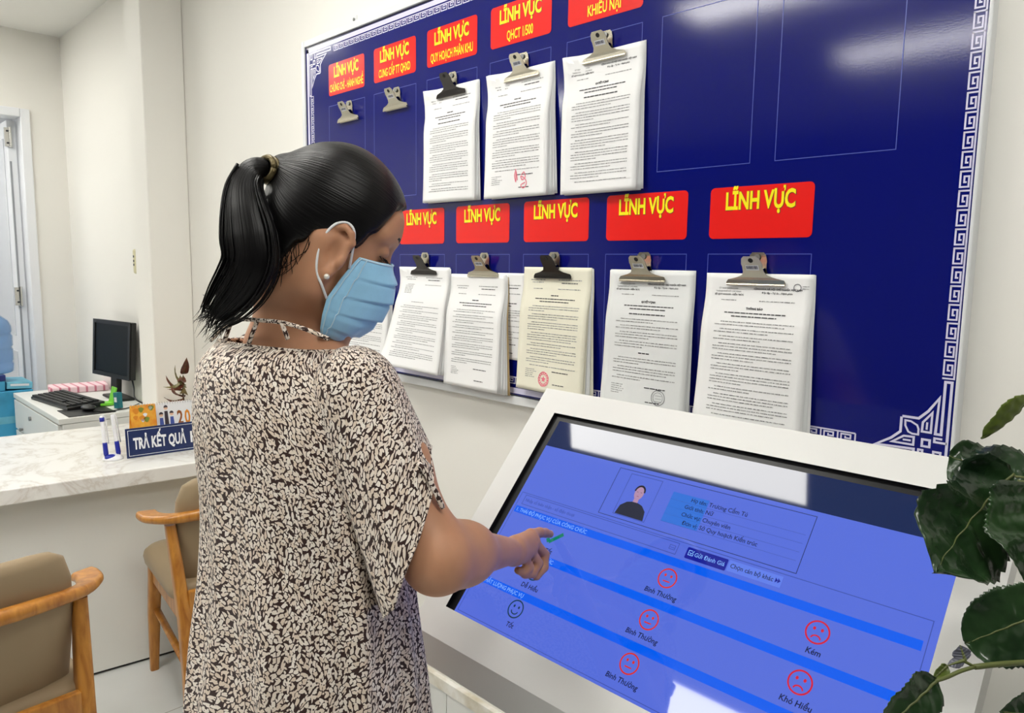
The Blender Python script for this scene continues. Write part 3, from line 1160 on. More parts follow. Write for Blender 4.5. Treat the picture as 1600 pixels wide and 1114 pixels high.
# twin pen stand
M_PW = mat('white_plastic', (240, 240, 244), 0.3)
M_PB = mat('blue_plastic', (30, 44, 160), 0.3)
pc = np.array([-2.915, .822, .7505])
pens = thing('pen_stand', tuple(pc), 'white and blue twin counter pens standing on a round base', 'pen stand')
f = MB(); f.lathe([(.034, 0), (.035, .004), (.031, .010), (.018, .017), (.0, .019)], pc, 28); f.build('base', M_PW, pens, smooth=True)
f = MB(); f.ell(pc + np.array([.012, -.012, .012]), (.013, .02, .010)); f.build('base_badge', M_PB, pens, smooth=True)
for k, (oy, tl) in enumerate(((-.022, -.006), (.020, -.012))):
    a = pc + np.array([0, oy, .014]); b = a + np.array([-.012, tl, .150])
    P = lambda t: a + (b - a) * t
    f = MB(); f.tube([P(0), P(.06), P(.3), P(.34)], [.0065, .0088, .0082, .0078], 12); pn = f.build('pen', M_PB, pens, smooth=True)
    f = MB(); f.tube([P(.33), P(.36), P(.9), P(.99), P(1.0)], [.0078, .0072, .0070, .006, .003], 12); f.build('pen_barrel', M_PW, pn, smooth=True)
    f = MB(); f.tube([P(.99), P(.99) + np.array([0, .006, .004]), P(.93) + np.array([.0, .012, 0]), P(.3) + np.array([0, .013, 0])], .0022, 8); f.build('pen_clip', M_PW, pn, smooth=True)
    if k == 0:
        f = MB(); f.tube([P(.86), P(.96)], [.0084, .0080], 12); f.build('pen_cap', M_PB, pn, smooth=True)

# two tent calendars behind the sign
M_ORANGE = mat('orange_card', (238, 140, 30), 0.5, var=(26, .2), two=(250, 200, 70))
M_CARDW = mat('white_card', (238, 238, 240), 0.5)
M_WIRE = mat('wire_binding', (190, 190, 190), 0.35, metal=1)
M_CBRN = mat('brown_print', (150, 84, 30), 0.5)
M_CORG = mat('amber_print', (226, 140, 30), 0.5)
M_CBLU = mat('blue_print', (70, 90, 170), 0.5)
M_CDRK = mat('dark_print', (60, 50, 60), 0.5)
M_CSKN = mat('peach_print', (240, 200, 170), 0.5)
M_CGRN = mat('olive_print', (130, 140, 50), 0.5)


def calendar(c, yaw, w, h, label, front):
    t = thing('desk_calendar', tuple(c), label, 'calendar', None)
    dx = np.array([math.sin(yaw), math.cos(yaw), 0]); nn = np.array([math.cos(yaw), -math.sin(yaw), 0])
    c = np.asarray(c, float)
    tp = lambda a, s: c + dx * a + nn * .035 * s + np.array([0, 0, 0])
    def pl(a, b, off=0.0):   # front leaf: b 0 bottom .. 1 top
        return c + dx * a + nn * (.038 * (1 - b) + off) + np.array([0, 0, h * b + off * .3])
    f = MB()
    f.poly([pl(-w / 2, 0), pl(w / 2, 0), pl(w / 2, 1), pl(-w / 2, 1)])
    f.build('front_leaf', front, t, solid=.0012)
    f = MB()
    f.poly([c + dx * -w / 2 - nn * .038, c + dx * w / 2 - nn * .038, pl(w / 2, 1), pl(-w / 2, 1)])
    f.build('back_leaf', M_ORANGE, t, solid=.0012)
    f = MB()
    n = int(w / .0095)
    for k in range(n):
        a = -w / 2 + .006 + k * (w - .012) / (n - 1)
        ctr = c + dx * a + np.array([0, 0, h - .002])
        f.tube([ctr + (nn * math.cos(q * math.pi / 4) + np.array([0, 0, 1]) * math.sin(q * math.pi / 4)) * .0055 for q in range(9)], .0008, 5)
    f.build('wire_binding', M_WIRE, t)
    return t, pl


ct, pl = calendar((-3.01, .962, .751), math.radians(4), .090, .172, 'small orange tent calendar behind the navy counter sign', M_ORANGE)
f = MB()
rr = random.Random(2)
L = lambda a, b: pl(a, b, .0012)
for k in range(9):
    a, b, s = rr.uniform(-.03, .03), rr.uniform(.55, .93), rr.uniform(.006, .013)
    f.poly([L(a + s * math.cos(q) * (1 + .3 * math.sin(3 * q)), b + 6 * s * math.sin(q)) for q in [i * math.pi / 5 for i in range(10)]], k % 3)
f.build('flower_print', [M_CARDW, M_CORG, M_CGRN], ct)
ct2, pl2 = calendar((-3.02, 1.118, .751), math.radians(5), .205, .168, 'white tent calendar with a printed family behind the navy counter sign', M_CARDW)
f = MB()
L2_ = lambda a, b: pl2(a, b, .0012)
for a, hh, body in ((-.085, .75, 2), (-.066, .90, 3), (-.046, .76, 2)):
    f.poly([L2_(a - .008, .45), L2_(a + .008, .45), L2_(a + .006, hh - .10), L2_(a - .006, hh - .10)], body)
    f.poly([L2_(a + .0075 * math.cos(q * math.pi / 6), hh - .03 + .0075 / .168 * math.sin(q * math.pi / 6)) for q in range(12)], 4)
    f.poly([pl2(a + .008 * math.cos(q * math.pi / 6), hh - .02 + .0095 / .168 * math.sin(q * math.pi / 6), .0016) for q in range(0, 7)], 3)
for k, (ch, mi) in enumerate((('2', 0), ('0', 1), ('2', 0), ('1', 1))):
    add_text(f, lambda a, b: L2_(a, .47 + b / .168), ch, .075, -.026 + k * .028, 0, mi, 'LEFT', .002, width=.022)
f.build('printed_picture', [M_CBRN, M_CORG, M_CBLU, M_CDRK, M_CSKN], ct2)

# ------------------------------------------------------------------ cabinet and computer
M_CAB = mat('white_cabinet', (232, 232, 228), 0.35)
M_LOCK = mat('lock_metal', (150, 150, 150), .3, metal=1)
CX0, CX1, CY0, CY1 = -4.80, -3.867, .872, 1.306
cab = thing('drawer_cabinet', ((CX0 + CX1) / 2, 1.09, 0), 'white drawer cabinet under the monitor and keyboard', 'cabinet')
f = MB(); f.box(CX0, CX1, CY0 + .012, CY1, .0, .712); f.build('carcass', M_CAB, cab, bevel=.002)
f = MB(); f.box(CX0 - .004, CX1 + .003, CY0 - .004, CY1, .714, .74); f.build('top', M_CAB, cab, bevel=.002)
for z0, z1 in ((.545, .706), (.30, .535), (.03, .29)):
    f = MB(); f.box(CX0 + .006, CX1 - .02, CY0 - .004, CY0 + .012, z0, z1); dr = f.build('drawer', M_CAB, cab, bevel=.002)
    f = MB(); f.tube([(-4.42, CY0 - .004, z1 - .05), (-4.42, CY0 - .014, z1 - .05)], .011, 14); f.build('lock', M_LOCK, dr)
    f = MB(); f.tube([(-4.62, CY0 - .004, z0 + .02), (-4.62, CY0 - .02, z0 + .02)], [.006, .010], 12); f.build('knob', M_LOCK, dr)
low = thing('side_cabinet', (-4.91, 1.1, 0), 'narrow white cabinet left of the drawer cabinet, slightly lower', 'cabinet')
f = MB(); f.box(-5.00, -4.825, .995, 1.25, 0, .66); f.build('carcass', M_CAB, low, bevel=.003)
f = MB(); f.box(-5.005, -4.82, .99, 1.25, .662, .685); f.build('top', M_CAB, low, bevel=.002)

M_BLKP = mat('black_plastic', (22, 23, 24), 0.4)
M_BLKG = mat('dark_monitor_glass', (16, 20, 19), 0.35, spec=.2)
M_KEY = mat('keycap_plastic', (34, 35, 36), .5)
mon = thing('monitor', (-4.27, 1.25, .74), 'black computer monitor standing on the white cabinet, switched off', 'monitor')
ma = np.array([.989, .146, 0]); mu = np.array([.0, .06, .998]); mu /= np.linalg.norm(mu); mn = np.cross(ma, mu)
mc = np.array([-4.270, 1.222, 1.010])
f = MB(); f.obox(mc - mn * .018, ma, mu, mn, .208, .150, .014); f.obox(mc - mn * .04, ma, mu, mn, .13, .09, .02)
f.build('housing', M_BLKP, mon, bevel=.004)
f = MB(); f.obox(mc + mn * -.0035, ma, mu, mn, .198, .138, .0015); f.build('screen', M_BLKG, mon)
f = MB()
stroke(f, [(-.208, -.150), (.208, -.150), (.208, .150), (-.208, .150)], .022, lambda a, b: mc + ma * a * .94 + mu * b * .94 + mn * .0005, 0, True)
f.build('bezel', M_BLKP, mon, solid=.004)
f = MB(); f.obox(mc - mn * .03 - mu * .165, ma, mu, mn, .035, .10, .014); f.build('neck', M_BLKP, mon, bevel=.004)
f = MB(); f.box(-4.39, -4.15, 1.20, 1.295, .7405, .754); f.build('foot', M_BLKP, mon, bevel=.006)
f = MB(); f.tube(catmull([mc - mn * .05 - mu * .1 + ma * .1, (-4.06, 1.26, .83), (-3.98, 1.24, .78), (-3.92, 1.28, .746)]), .004, 8); f.build('cable', M_BLKP, mon, smooth=True)

kyaw = math.radians(7)
ka = np.array([math.cos(kyaw), math.sin(kyaw), 0]); kb2 = np.array([-math.sin(kyaw), math.cos(kyaw), 0])
kc = np.array([-4.300, 1.010, .741])
key = thing('keyboard', tuple(kc), 'black computer keyboard on the white cabinet in front of the monitor', 'keyboard')
f = MB()
f.loft([[kc + ka * a + kb2 * b + np.array([0, 0, z]) for a, b, z in q] for q in
        ([(-.235, -.088, 0), (.235, -.088, 0), (.235, .088, 0), (-.235, .088, 0)], [(-.235, -.088, .014), (.235, -.088, .014), (.235, .088, .026), (-.235, .088, .026)])])
f.build('base', M_BLKP, key, bevel=.003)
f = MB()
for r in range(6):
    for c in range(21):
        a = -.222 + c * .0212; b = -.072 + r * .0262
        if c in (15, 16) and r in (1, 4):
            continue
        z = .0145 + (b + .088) / .176 * .012
        f.obox(kc + ka * a + kb2 * b + np.array([0, 0, z + .004]), ka, kb2, (0, 0, 1), .0088, .0105, .004)
f.build('keys', M_KEY, key)
mouse = thing('computer_mouse', (-4.0, 1.03, .744), 'black computer mouse at the right edge of the white cabinet', 'mouse')
f = MB(); f.ell((-4.00, 1.03, .7572), (.050, .033, .0125)); f.build('shell', M_BLKP, mouse, smooth=True)
f = MB(); f.tube(catmull([(-3.935, 1.035, .748), (-3.90, 1.09, .745), (-3.93, 1.19, .745), (-4.02, 1.27, .745)]), .0028, 8); f.build('cable', M_BLKP, mouse, smooth=True)
f = MB(); f.box(-4.09, -3.885, .915, 1.12, .74, .743); tag(f.build('mouse_pad', M_BLKP, base=(-3.99, 1.02, .74)), 'black mouse pad under the mouse on the white cabinet', 'mouse pad')
# things by the monitor
M_GREEN = mat('lime_plastic', (120, 210, 50), 0.35)
M_TEAL = mat('teal_plastic', (20, 110, 120), 0.4)
g = thing('phone_holder', (-4.10, 1.15, .7405), 'lime green plastic phone holder below the monitor', 'holder')
gc = np.array([-4.100, 1.150, .7415])
f = MB(); f.obox(gc + np.array([0, .02, .045]), (1, 0, 0), (0, .25, .97), (0, -.97, .25), .034, .045, .004); f.build('back_plate', M_GREEN, g, bevel=.003)
f = MB(); f.obox(gc + np.array([0, -.012, .008]), (1, 0, 0), (0, 1, 0), (0, 0, 1), .036, .035, .006); f.build('tray', M_GREEN, g, bevel=.003)
b_ = thing('small_box', (-3.966, 1.155, .7405), 'small teal box leaning beside the lime green phone holder', 'box')
f = MB(); f.obox((-3.966, 1.155, .783), (.97, .2, .1), (-.1, 0, .99), (.2, -.97, 0), .021, .040, .012); f.build('carton', M_TEAL, b_, bevel=.002)
f = MB(); f.obox((-3.962, 1.142, .787), (.97, .2, .1), (-.1, 0, .99), (.2, -.97, 0), .010, .012, .0012); f.build('paper_label', M_PW, b_)
M_PINK = mat('pink_paper_stripe', (240, 206, 214), 0.6)
nt = M_PINK.node_tree
_tc = nt.nodes.new('ShaderNodeTexCoord'); _wv = nt.nodes.new('ShaderNodeTexWave'); _wv.bands_direction = 'Y'; _wv.inputs['Scale'].default_value = 7.5
_r = nt.nodes.new('ShaderNodeValToRGB'); _r.color_ramp.elements[0].position = .78; _r.color_ramp.elements[0].color = lin((238, 208, 215)); _r.color_ramp.elements[1].position = .92; _r.color_ramp.elements[1].color = lin((205, 120, 140))
nt.links.new(_tc.outputs['Object'], _wv.inputs['Vector']); nt.links.new(_wv.outputs['Fac'], _r.inputs['Fac']); nt.links.new(_r.outputs['Color'], nt.nodes['Principled BSDF'].inputs['Base Color'])
f = MB(); f.obox((-4.665, 1.155, .758), (.98, -.17, 0), (.17, .98, 0), (0, 0, 1), .085, .145, .017)
tag(f.build('paper_pad', M_PINK, base=(-4.665, 1.155, .741), bevel=.006), 'pink striped pad of papers behind the black keyboard', 'paper pad')
# socket on the pilaster side
M_SOCK = mat('cream_socket', (206, 200, 160), .4)
so = thing('wall_socket', (-3.55, 1.16, 1.47), 'cream wall socket on the left side of the white pilaster', 'socket')
f = MB(); f.box(-3.592, -3.5505, 1.136, 1.168, 1.42, 1.53); f.build('plate', M_SOCK, so, bevel=.008)
f = MB()
for z in (1.455, 1.472, 1.492):
    f.box(-3.580, -3.570, 1.1345, 1.137, z, z + .010)
f.build('slots', M_DARK, so)

# ------------------------------------------------------------------ cartons, crate and water bottle by the door
M_CYAN = mat('cyan_carton', (70, 170, 214), 0.5, var=(9, .25))
M_CYAN2 = mat('pale_cyan_carton', (120, 200, 226), 0.5, var=(16, .2))
M_CRATE = mat('blue_crate', (70, 140, 205), 0.4)
M_NAVYB = mat('navy_base', (20, 40, 110), 0.4)
M_WBOT = mat('blue_water_bottle', (140, 184, 232), 0.15, trans=.55, spec=.5)
ct1 = thing('plastic_crate', (-5.0, .80, 0), 'light blue plastic crate at the bottom of the stack by the door', 'crate')
f = MB()
for (a, b, c, e, z0, z1) in ((-5.16, -4.86, .60, .615, .0, .40), (-5.16, -4.86, .865, .88, 0, .40), (-5.16, -5.145, .60, .88, 0, .40), (-4.875, -4.86, .60, .88, .0, .40), (-5.16, -4.86, .60, .88, 0, .012)):
    f.box(a, b, c, e, z0, z1)
for z in (.02, .2, .385):
    f.box(-4.862, -4.852, .60, .88, z, z + .018); f.box(-5.16, -4.852, .59, .602, z, z + .018)
f.build('shell', M_CRATE, ct1)
bx = thing('carton', (-5.0, .80, .40), 'cyan cardboard carton on top of the plastic crate', 'box')
f = MB(); f.box(-5.18, -4.86, .58, .975, .402, .742); f.build('body', M_CYAN, bx, bevel=.004)
f = MB(); f.box(-4.8595, -4.8585, .60, .95, .56, .60); f.build('printed_band', M_CYAN2, bx)
bx2 = thing('carton', (-5.0, .92, .744), 'small pale cyan carton lying to the right on the larger carton', 'box')
f = MB(); f.obox((-5.0, .915, .768), (1, 0, 0), (0, .995, -.07), (0, .07, .995), .125, .062, .019); f.build('body', M_CYAN2, bx2, bevel=.003)
f = MB()
f.obox((-4.8745, .915, .772), (1, 0, 0), (0, .995, -.07), (0, .07, .995), .0008, .045, .006); f.build('printed_band', M_PW, bx2)
bx3 = thing('carton', (-5.0, .77, .744), 'flat cyan carton under the blue water bottle', 'box')
f = MB(); f.box(-5.17, -4.87, .60, .845, .7435, .80); f.build('body', M_CYAN, bx3, bevel=.004)
f = MB(); f.box(-5.15, -4.868, .62, .85, .801, .835); bb3 = f.build('lid', M_NAVYB, bx3, bevel=.004)
wb = thing('water_bottle', (-5.01, .785, .836), 'large blue water cooler bottle on the flat carton by the door', 'bottle')
prof = [(.118, 0), (.132, .008), (.134, .05), (.130, .056), (.130, .066), (.134, .072), (.134, .13), (.129, .137), (.129, .147), (.134, .154), (.134, .21), (.129, .217), (.129, .226), (.134, .233), (.132, .262), (.118, .295), (.085, .322), (.04, .338), (.030, .345), (.030, .37)]
f = MB(); f.lathe(prof, (-5.01, .785, .836), 36); f.build('body', M_WBOT, wb, smooth=True)
f = MB(); f.lathe([(.033, .355), (.033, .385), (.0, .387)], (-5.01, .785, .836), 24); f.build('cap', M_NAVYB, wb, smooth=True)

# ------------------------------------------------------------------ wooden chairs
def wood_mat():
    m = bpy.data.materials.new('honey_wood')
    m.use_nodes = True
    nt = m.node_tree
    b = nt.nodes['Principled BSDF']
    b.inputs['Roughness'].default_value = .32
    b.inputs['Coat Weight'].default_value = .25
    tc = nt.nodes.new('ShaderNodeTexCoord')
    mp = nt.nodes.new('ShaderNodeMapping'); mp.inputs['Scale'].default_value = (3, 3, .6)
    n = nt.nodes.new('ShaderNodeTexNoise'); n.inputs['Scale'].default_value = 14; n.inputs['Detail'].default_value = 6; n.inputs['Distortion'].default_value = .8
    nt.links.new(tc.outputs['Object'], mp.inputs['Vector']); nt.links.new(mp.outputs['Vector'], n.inputs['Vector'])
    r = nt.nodes.new('ShaderNodeValToRGB')
    r.color_ramp.elements[0].position = .3; r.color_ramp.elements[0].color = lin((160, 98, 34))
    r.color_ramp.elements[1].position = .7; r.color_ramp.elements[1].color = lin((204, 142, 62))
    nt.links.new(n.outputs['Fac'], r.inputs['Fac']); nt.links.new(r.outputs['Color'], b.inputs['Base Color'])
    return m


M_WOOD = wood_mat()
M_TAN = mat('tan_upholstery', (156, 136, 106), 0.6, bump=(300, .15, .0005), sheen=.1)


def tapered(path, secs, m=0, mb=None):
    """rounded-rectangle sections swept along a path; secs = (hx, hy) in world x/y"""
    f = mb or MB()
    rings = []
    for p, (hx, hy) in zip(path, secs):
        r = min(hx, hy) * .55
        rings.append([(p[0] + a, p[1] + b, p[2]) for a, b in rrect(-hx, hx, -hy, hy, r, 3)])
    f.loft(rings, m)
    return f


def make_chair():
    """elbow chair facing local -x; rear at +x"""
    t = thing('elbow_chair', (0, 0, 0), None, None)
    # seat
    f = MB()
    rings = []
    for z, k in ((.415, .90), (.425, .985), (.445, 1.0), (.462, .985), (.475, .93), (.482, .80), (.484, .5)):
        rings.append([(x * k + (-.0), y * k, z + .010 * (-x) * 1.2) for x, y in rrect(-.245, .215, -.225, .225, .07, 6)])
    f.loft(rings); f.build('seat', M_TAN, t, smooth=True)
    # seat rails
    for y in (-.185, .185):
        f = MB(); f.obox((-.01, y, .375), (1, 0, -.03), (0, 1, 0), (.03, 0, 1), .205, .012, .038); f.build('seat_rail', M_WOOD, t, bevel=.004)
        f = MB(); f.tube([(-.20, y, .235), (.225, y, .185)], [.0125, .0125], 12, flat=.7); f.build('stretcher', M_WOOD, t, smooth=True)
    f = MB(); f.box(-.215, -.19, -.18, .18, .34, .408); f.build('seat_rail', M_WOOD, t, bevel=.004)
    f = MB(); f.box(.220, .242, -.185, .185, .385, .462); f.build('seat_rail', M_WOOD, t, bevel=.004)
    for y, s in ((-.185, -1), (.185, 1)):
        tapered([(-.222, y + s * .012, 0), (-.215, y + s * .006, .22), (-.205, y, .36), (-.205, y, .415)], [(.014, .014), (.020, .020), (.022, .021), (.021, .020)]).build('leg', M_WOOD, t, smooth=True, angle=50)
        tapered([(.305, y + s * .03, 0), (.262, y + s * .018, .20), (.222, y + s * .012, .38), (.190, y + s * .022, .55), (.168, y + s * .030, .665)],
                [(.014, .013), (.020, .016), (.026, .019), (.022, .017), (.017, .015)]).build('leg', M_WOOD, t, smooth=True, angle=50)
    # crest rail wraps round the back into two short elbows
    path = catmull([(.055, -.256, .678), (.085, -.260, .680), (.135, -.250, .683), (.195, -.205, .690), (.235, -.10, .700), (.247, 0, .704), (.235, .10, .700), (.195, .205, .690), (.135, .250, .683), (.085, .260, .680), (.055, .256, .678)], 6)
    n = len(path)
    f = MB()
    rings = []
    for i, p in enumerate(path):
        d = path[min(i + 1, n - 1)] - path[max(i - 1, 0)]
        d /= np.linalg.norm(d)
        s = np.cross(d, (0, 0, 1)); s /= np.linalg.norm(s)
        e = min(i, n - 1 - i) / (n / 2)
        hw = .031 if e < .35 else .031 - .013 * min(1, (e - .35) / .3)
        hh = .012 + .006 * max(0, min(1, (e - .4) / .4))
        if i in (0, n - 1):
            hw, hh = .010, .006
        elif i in (1, n - 2):
            hw, hh = .023, .010
        rings.append([p + s * a + np.array([0, 0, 1]) * b for a, b in rrect(-hw, hw, -hh, hh, min(hw, hh) * .9, 4)])
    f.loft(rings)
    f.build('crest_rail', M_WOOD, t, smooth=True, angle=60)
    # upholstered back pad, inside the rail and rising above it
    f = MB()
    rings = []
    for z, w, x, th in ((.405, .165, .170, .008), (.415, .182, .170, .022), (.56, .198, .176, .028), (.66, .200, .192, .030), (.73, .197, .204, .030), (.785, .180, .214, .026), (.805, .150, .217, .018), (.812, .11, .218, .006)):
        ring = []
        for q in range(24):
            a = 2 * math.pi * q / 24
            yy = w * math.copysign(abs(math.cos(a)) ** .35, math.cos(a))
            xx = th * math.copysign(abs(math.sin(a)) ** .6, math.sin(a))
            ring.append((x + xx - .9 * yy * yy * .9, yy, z))
        rings.append(ring)
    f.loft(rings); f.build('backrest', M_TAN, t, smooth=True)
    return t


chA = make_chair()
chB = copy_tree(chA)
chA.location = (-2.10, .232, 0); chA.rotation_euler = (0, 0, math.radians(4))
tag(chA, 'wooden elbow chair with tan back seen from behind, nearest the camera', 'chair', 'wooden elbow chairs at the counter')
chB.location = (-2.46, 1.035, 0); chB.rotation_euler = (0, 0, math.radians(-6))
tag(chB, 'wooden elbow chair half hidden behind the woman in the patterned blouse', 'chair', 'wooden elbow chairs at the counter')

# ------------------------------------------------------------------ signed-distance meshing for the figure


class Prim:
    def __init__(s, kind, k=0.02, sub=False, **p):
        s.kind, s.k, s.sub, s.p = kind, k, sub, p
        if kind == 'rc':
            s.a, s.b = np.array(p['a'], float), np.array(p['b'], float)
            s.r1, s.r2 = p['r1'], p['r2']
            s.c = (s.a + s.b) / 2
            s.R = np.linalg.norm(s.b - s.a) / 2 + max(s.r1, s.r2)
        else:
            s.c = np.array(p['c'], float)
            s.r = np.array(p['r'], float)
            s.A = np.array(p.get('A', np.eye(3)), float)
            s.R = s.r.max()

    def d(s, P):
        if s.kind == 'rc':
            ab = s.b - s.a
            t = np.clip((P - s.a) @ ab / (ab @ ab + 1e-12), 0, 1)
            q = P - s.a - t[:, None] * ab
            return np.sqrt((q * q).sum(1)) - (s.r1 + (s.r2 - s.r1) * t)
        q = (P - s.c) @ s.A.T
        k0 = np.sqrt(((q / s.r) ** 2).sum(1)) + 1e-9
        k1 = np.sqrt(((q / s.r ** 2) ** 2).sum(1)) + 1e-9
        return k0 * (k0 - 1) / k1


def field(prims):
    def near(c, rad):
        return [p for p in prims if np.linalg.norm(p.c - c) - p.R < rad + p.k + .02]

    def ev(P, pr):
        D = np.full(len(P), 1.0)
        for p in pr:
            d = p.d(P)
            if p.sub:
                d = -d
                h = np.clip(.5 - .5 * (d - D) / p.k, 0, 1)
                D = D * h + d * (1 - h) + p.k * h * (1 - h)
                continue
            h = np.clip(.5 + .5 * (D - d) / p.k, 0, 1)
            D = d * h + D * (1 - h) - p.k * h * (1 - h)
        return D
    return near, ev


def surface_net(near, ev, lo, hi, h, B=14):
    lo = np.array(lo, float)
    nb = np.ceil((np.array(hi) - lo) / (h * B)).astype(int)
    OFF = 1 << 20
    keys, pos, quads = [], [], []
    ax = np.arange(B + 2)
    G = np.stack(np.meshgrid(ax, ax, ax, indexing='ij'), -1).reshape(-1, 3)
    code = lambda c: (c[..., 0] * 4096 + c[..., 1]) * 4096 + c[..., 2]
    for bx in range(nb[0]):
        for by in range(nb[1]):
            for bz in range(nb[2]):
                o = np.array([bx, by, bz]) * B
                c = lo + (o + B / 2) * h
                rad = h * B * .87 + 2 * h
                pr = near(c, rad)
                if not pr:
                    continue
                d0 = ev(c[None], pr)[0]
                if abs(d0) > rad * 1.9 + .01:
                    continue
                D = ev(lo + (G + o) * h, pr).reshape(B + 2, B + 2, B + 2)
                S = D < 0
                if S.all() or not S.any():
                    continue
                # vertices of the cells of this block
                E = B
                acc = np.zeros((E, E, E, 3)); cnt = np.zeros((E, E, E))
                ii = np.stack(np.meshgrid(np.arange(E), np.arange(E), np.arange(E), indexing='ij'), -1).astype(float)
                corners = [(a, b, c_) for a in (0, 1) for b in (0, 1) for c_ in (0, 1)]
                for a in corners:
                    for axi in range(3):
                        if a[axi]:
                            continue
                        b = list(a); b[axi] = 1
                        d1 = D[a[0]:a[0] + E, a[1]:a[1] + E, a[2]:a[2] + E]
                        d2 = D[b[0]:b[0] + E, b[1]:b[1] + E, b[2]:b[2] + E]
                        x = (d1 < 0) != (d2 < 0)
                        t = np.where(x, d1 / (d1 - d2 + 1e-12), 0)
                        pt = ii + np.array(a)
                        pt = pt.copy(); pt[..., axi] += t
                        acc += pt * x[..., None]; cnt += x
                m = cnt > 0
                cell = np.argwhere(m) + o
                keys.append(code(cell)); pos.append(lo + (acc[m] / cnt[m][:, None] + o) * h)
                # quads for edges starting at samples 1..B of this block
                for axi in range(3):
                    s1 = [slice(1, B + 1)] * 3
                    s2 = [slice(1, B + 1)] * 3
                    s2[axi] = slice(2, B + 2)
                    q1, q2 = S[tuple(s1)], S[tuple(s2)]
                    for flip, mask in ((False, q1 & ~q2), (True, ~q1 & q2)):
                        e = np.argwhere(mask) + 1 + o
                        if not len(e):
                            continue
                        u, v = [(1, 2), (2, 0), (0, 1)][axi]
                        U = np.zeros(3, int); U[u] = 1
                        W = np.zeros(3, int); W[v] = 1
                        q = np.stack([code(e - U - W), code(e - W), code(e), code(e - U)], 1)
                        quads.append(q[:, ::-1] if flip else q)
    keys = np.concatenate(keys); pos = np.concatenate(pos); quads = np.concatenate(quads)
    uk, idx = np.unique(keys, return_index=True)
    pos = pos[idx]
    j = np.searchsorted(uk, quads)
    j = np.clip(j, 0, len(uk) - 1)
    ok = (uk[j] == quads).all(1)
    return pos, j[ok]


def sdf_object(name, prims, lo, hi, h, m, parent, extra=None, smooth_it=2):
    near, ev = field(prims)
    if extra is not None:
        ev0 = ev
        ev = lambda P, pr: extra(P, ev0(P, pr))
    V, Q = surface_net(near, ev, lo, hi, h)
    for _ in range(smooth_it):
        A = np.zeros_like(V); n = np.zeros(len(V))
        for a, b in ((0, 1), (1, 2), (2, 3), (3, 0)):
            np.add.at(A, Q[:, a], V[Q[:, b]]); np.add.at(n, Q[:, a], 1)
            np.add.at(A, Q[:, b], V[Q[:, a]]); np.add.at(n, Q[:, b], 1)
        V = V * .5 + .5 * A / np.maximum(n, 1)[:, None]
    off = wloc(parent)
    me = bpy.data.meshes.new(name)
    me.from_pydata((V - np.array(off)).tolist(), [], Q.tolist())
    for q in (m if isinstance(m, (list, tuple)) else [m]):
        me.materials.append(q)
    me.polygons.foreach_set('use_smooth', [True] * len(me.polygons))
    me.update()
    o = bpy.data.objects.new(name, me)
    COL.objects.link(o)
    o.parent = parent
    return o, V


def rc(a, b, r1, r2, k=.02, **q):
    return Prim('rc', k, a=a, b=b, r1=r1, r2=r2, **q)


def el(c, r, A=None, k=.02, sub=False):
    return Prim('el', k, sub, c=c, r=r, A=np.eye(3) if A is None else A)


# ------------------------------------------------------------------ the woman
HP = math.radians(27)
HH = np.array([.49, .872, 0])                       # where her head is turned
HF = np.array([HH[0] * math.cos(HP), HH[1] * math.cos(HP), -math.sin(HP)])
HU = np.array([HH[0] * math.sin(HP), HH[1] * math.sin(HP), math.cos(HP)])
HS = np.cross(HF, HU)                               # her right
HC = px(508, 379, 1.08)
HA = np.array([HF, HS, HU])


def hd(f_, s_, u_):
    return HC + HF * f_ + HS * s_ + HU * u_


LR = np.array([.992, .127, 0])                      # her left-to-right across the shoulders
FA = np.array([-.127, .992, 0])                     # her front
NECK = px(452, 524, 1.115)
RSH = px(560, 612, 1.005)
LSH = NECK + (NECK - RSH) * .80 + FA * .02
LSH[2] = RSH[2] - .005
ELB = px(684, 873, .965)
WRI = px(802, 861, 1.168)

woman = thing('person', (-.95, .52, 0), 'woman in a brown and cream leaf-patterned blouse and blue face mask touching the kiosk screen', 'person')

M_SKIN = mat('skin', (194, 142, 110), 0.5, spec=.35, sss=.12, bump=(160, .06, .0008), var=(28, .10))
M_HAIRM = bpy.data.materials.new('black_hair')
M_HAIRM.use_nodes = True
_nt = M_HAIRM.node_tree
_b = _nt.nodes['Principled BSDF']
_b.inputs['Base Color'].default_value = lin((9, 8, 9))
_b.inputs['Roughness'].default_value = .36
_b.inputs['Specular IOR Level'].default_value = .22
_uv = _nt.nodes.new('ShaderNodeTexCoord'); _mp = _nt.nodes.new('ShaderNodeMapping')
_mp.inputs['Scale'].default_value = (420, 5, 1)
_n = _nt.nodes.new('ShaderNodeTexNoise'); _n.inputs['Scale'].default_value = 1.0; _n.inputs['Detail'].default_value = 3
_bp = _nt.nodes.new('ShaderNodeBump'); _bp.inputs['Strength'].default_value = .8; _bp.inputs['Distance'].default_value = .0012
_nt.links.new(_uv.outputs['UV'], _mp.inputs['Vector']); _nt.links.new(_mp.outputs['Vector'], _n.inputs['Vector'])
_nt.links.new(_n.outputs['Fac'], _bp.inputs['Height']); _nt.links.new(_bp.outputs['Normal'], _b.inputs['Normal'])

# --- body as one surface
B = []
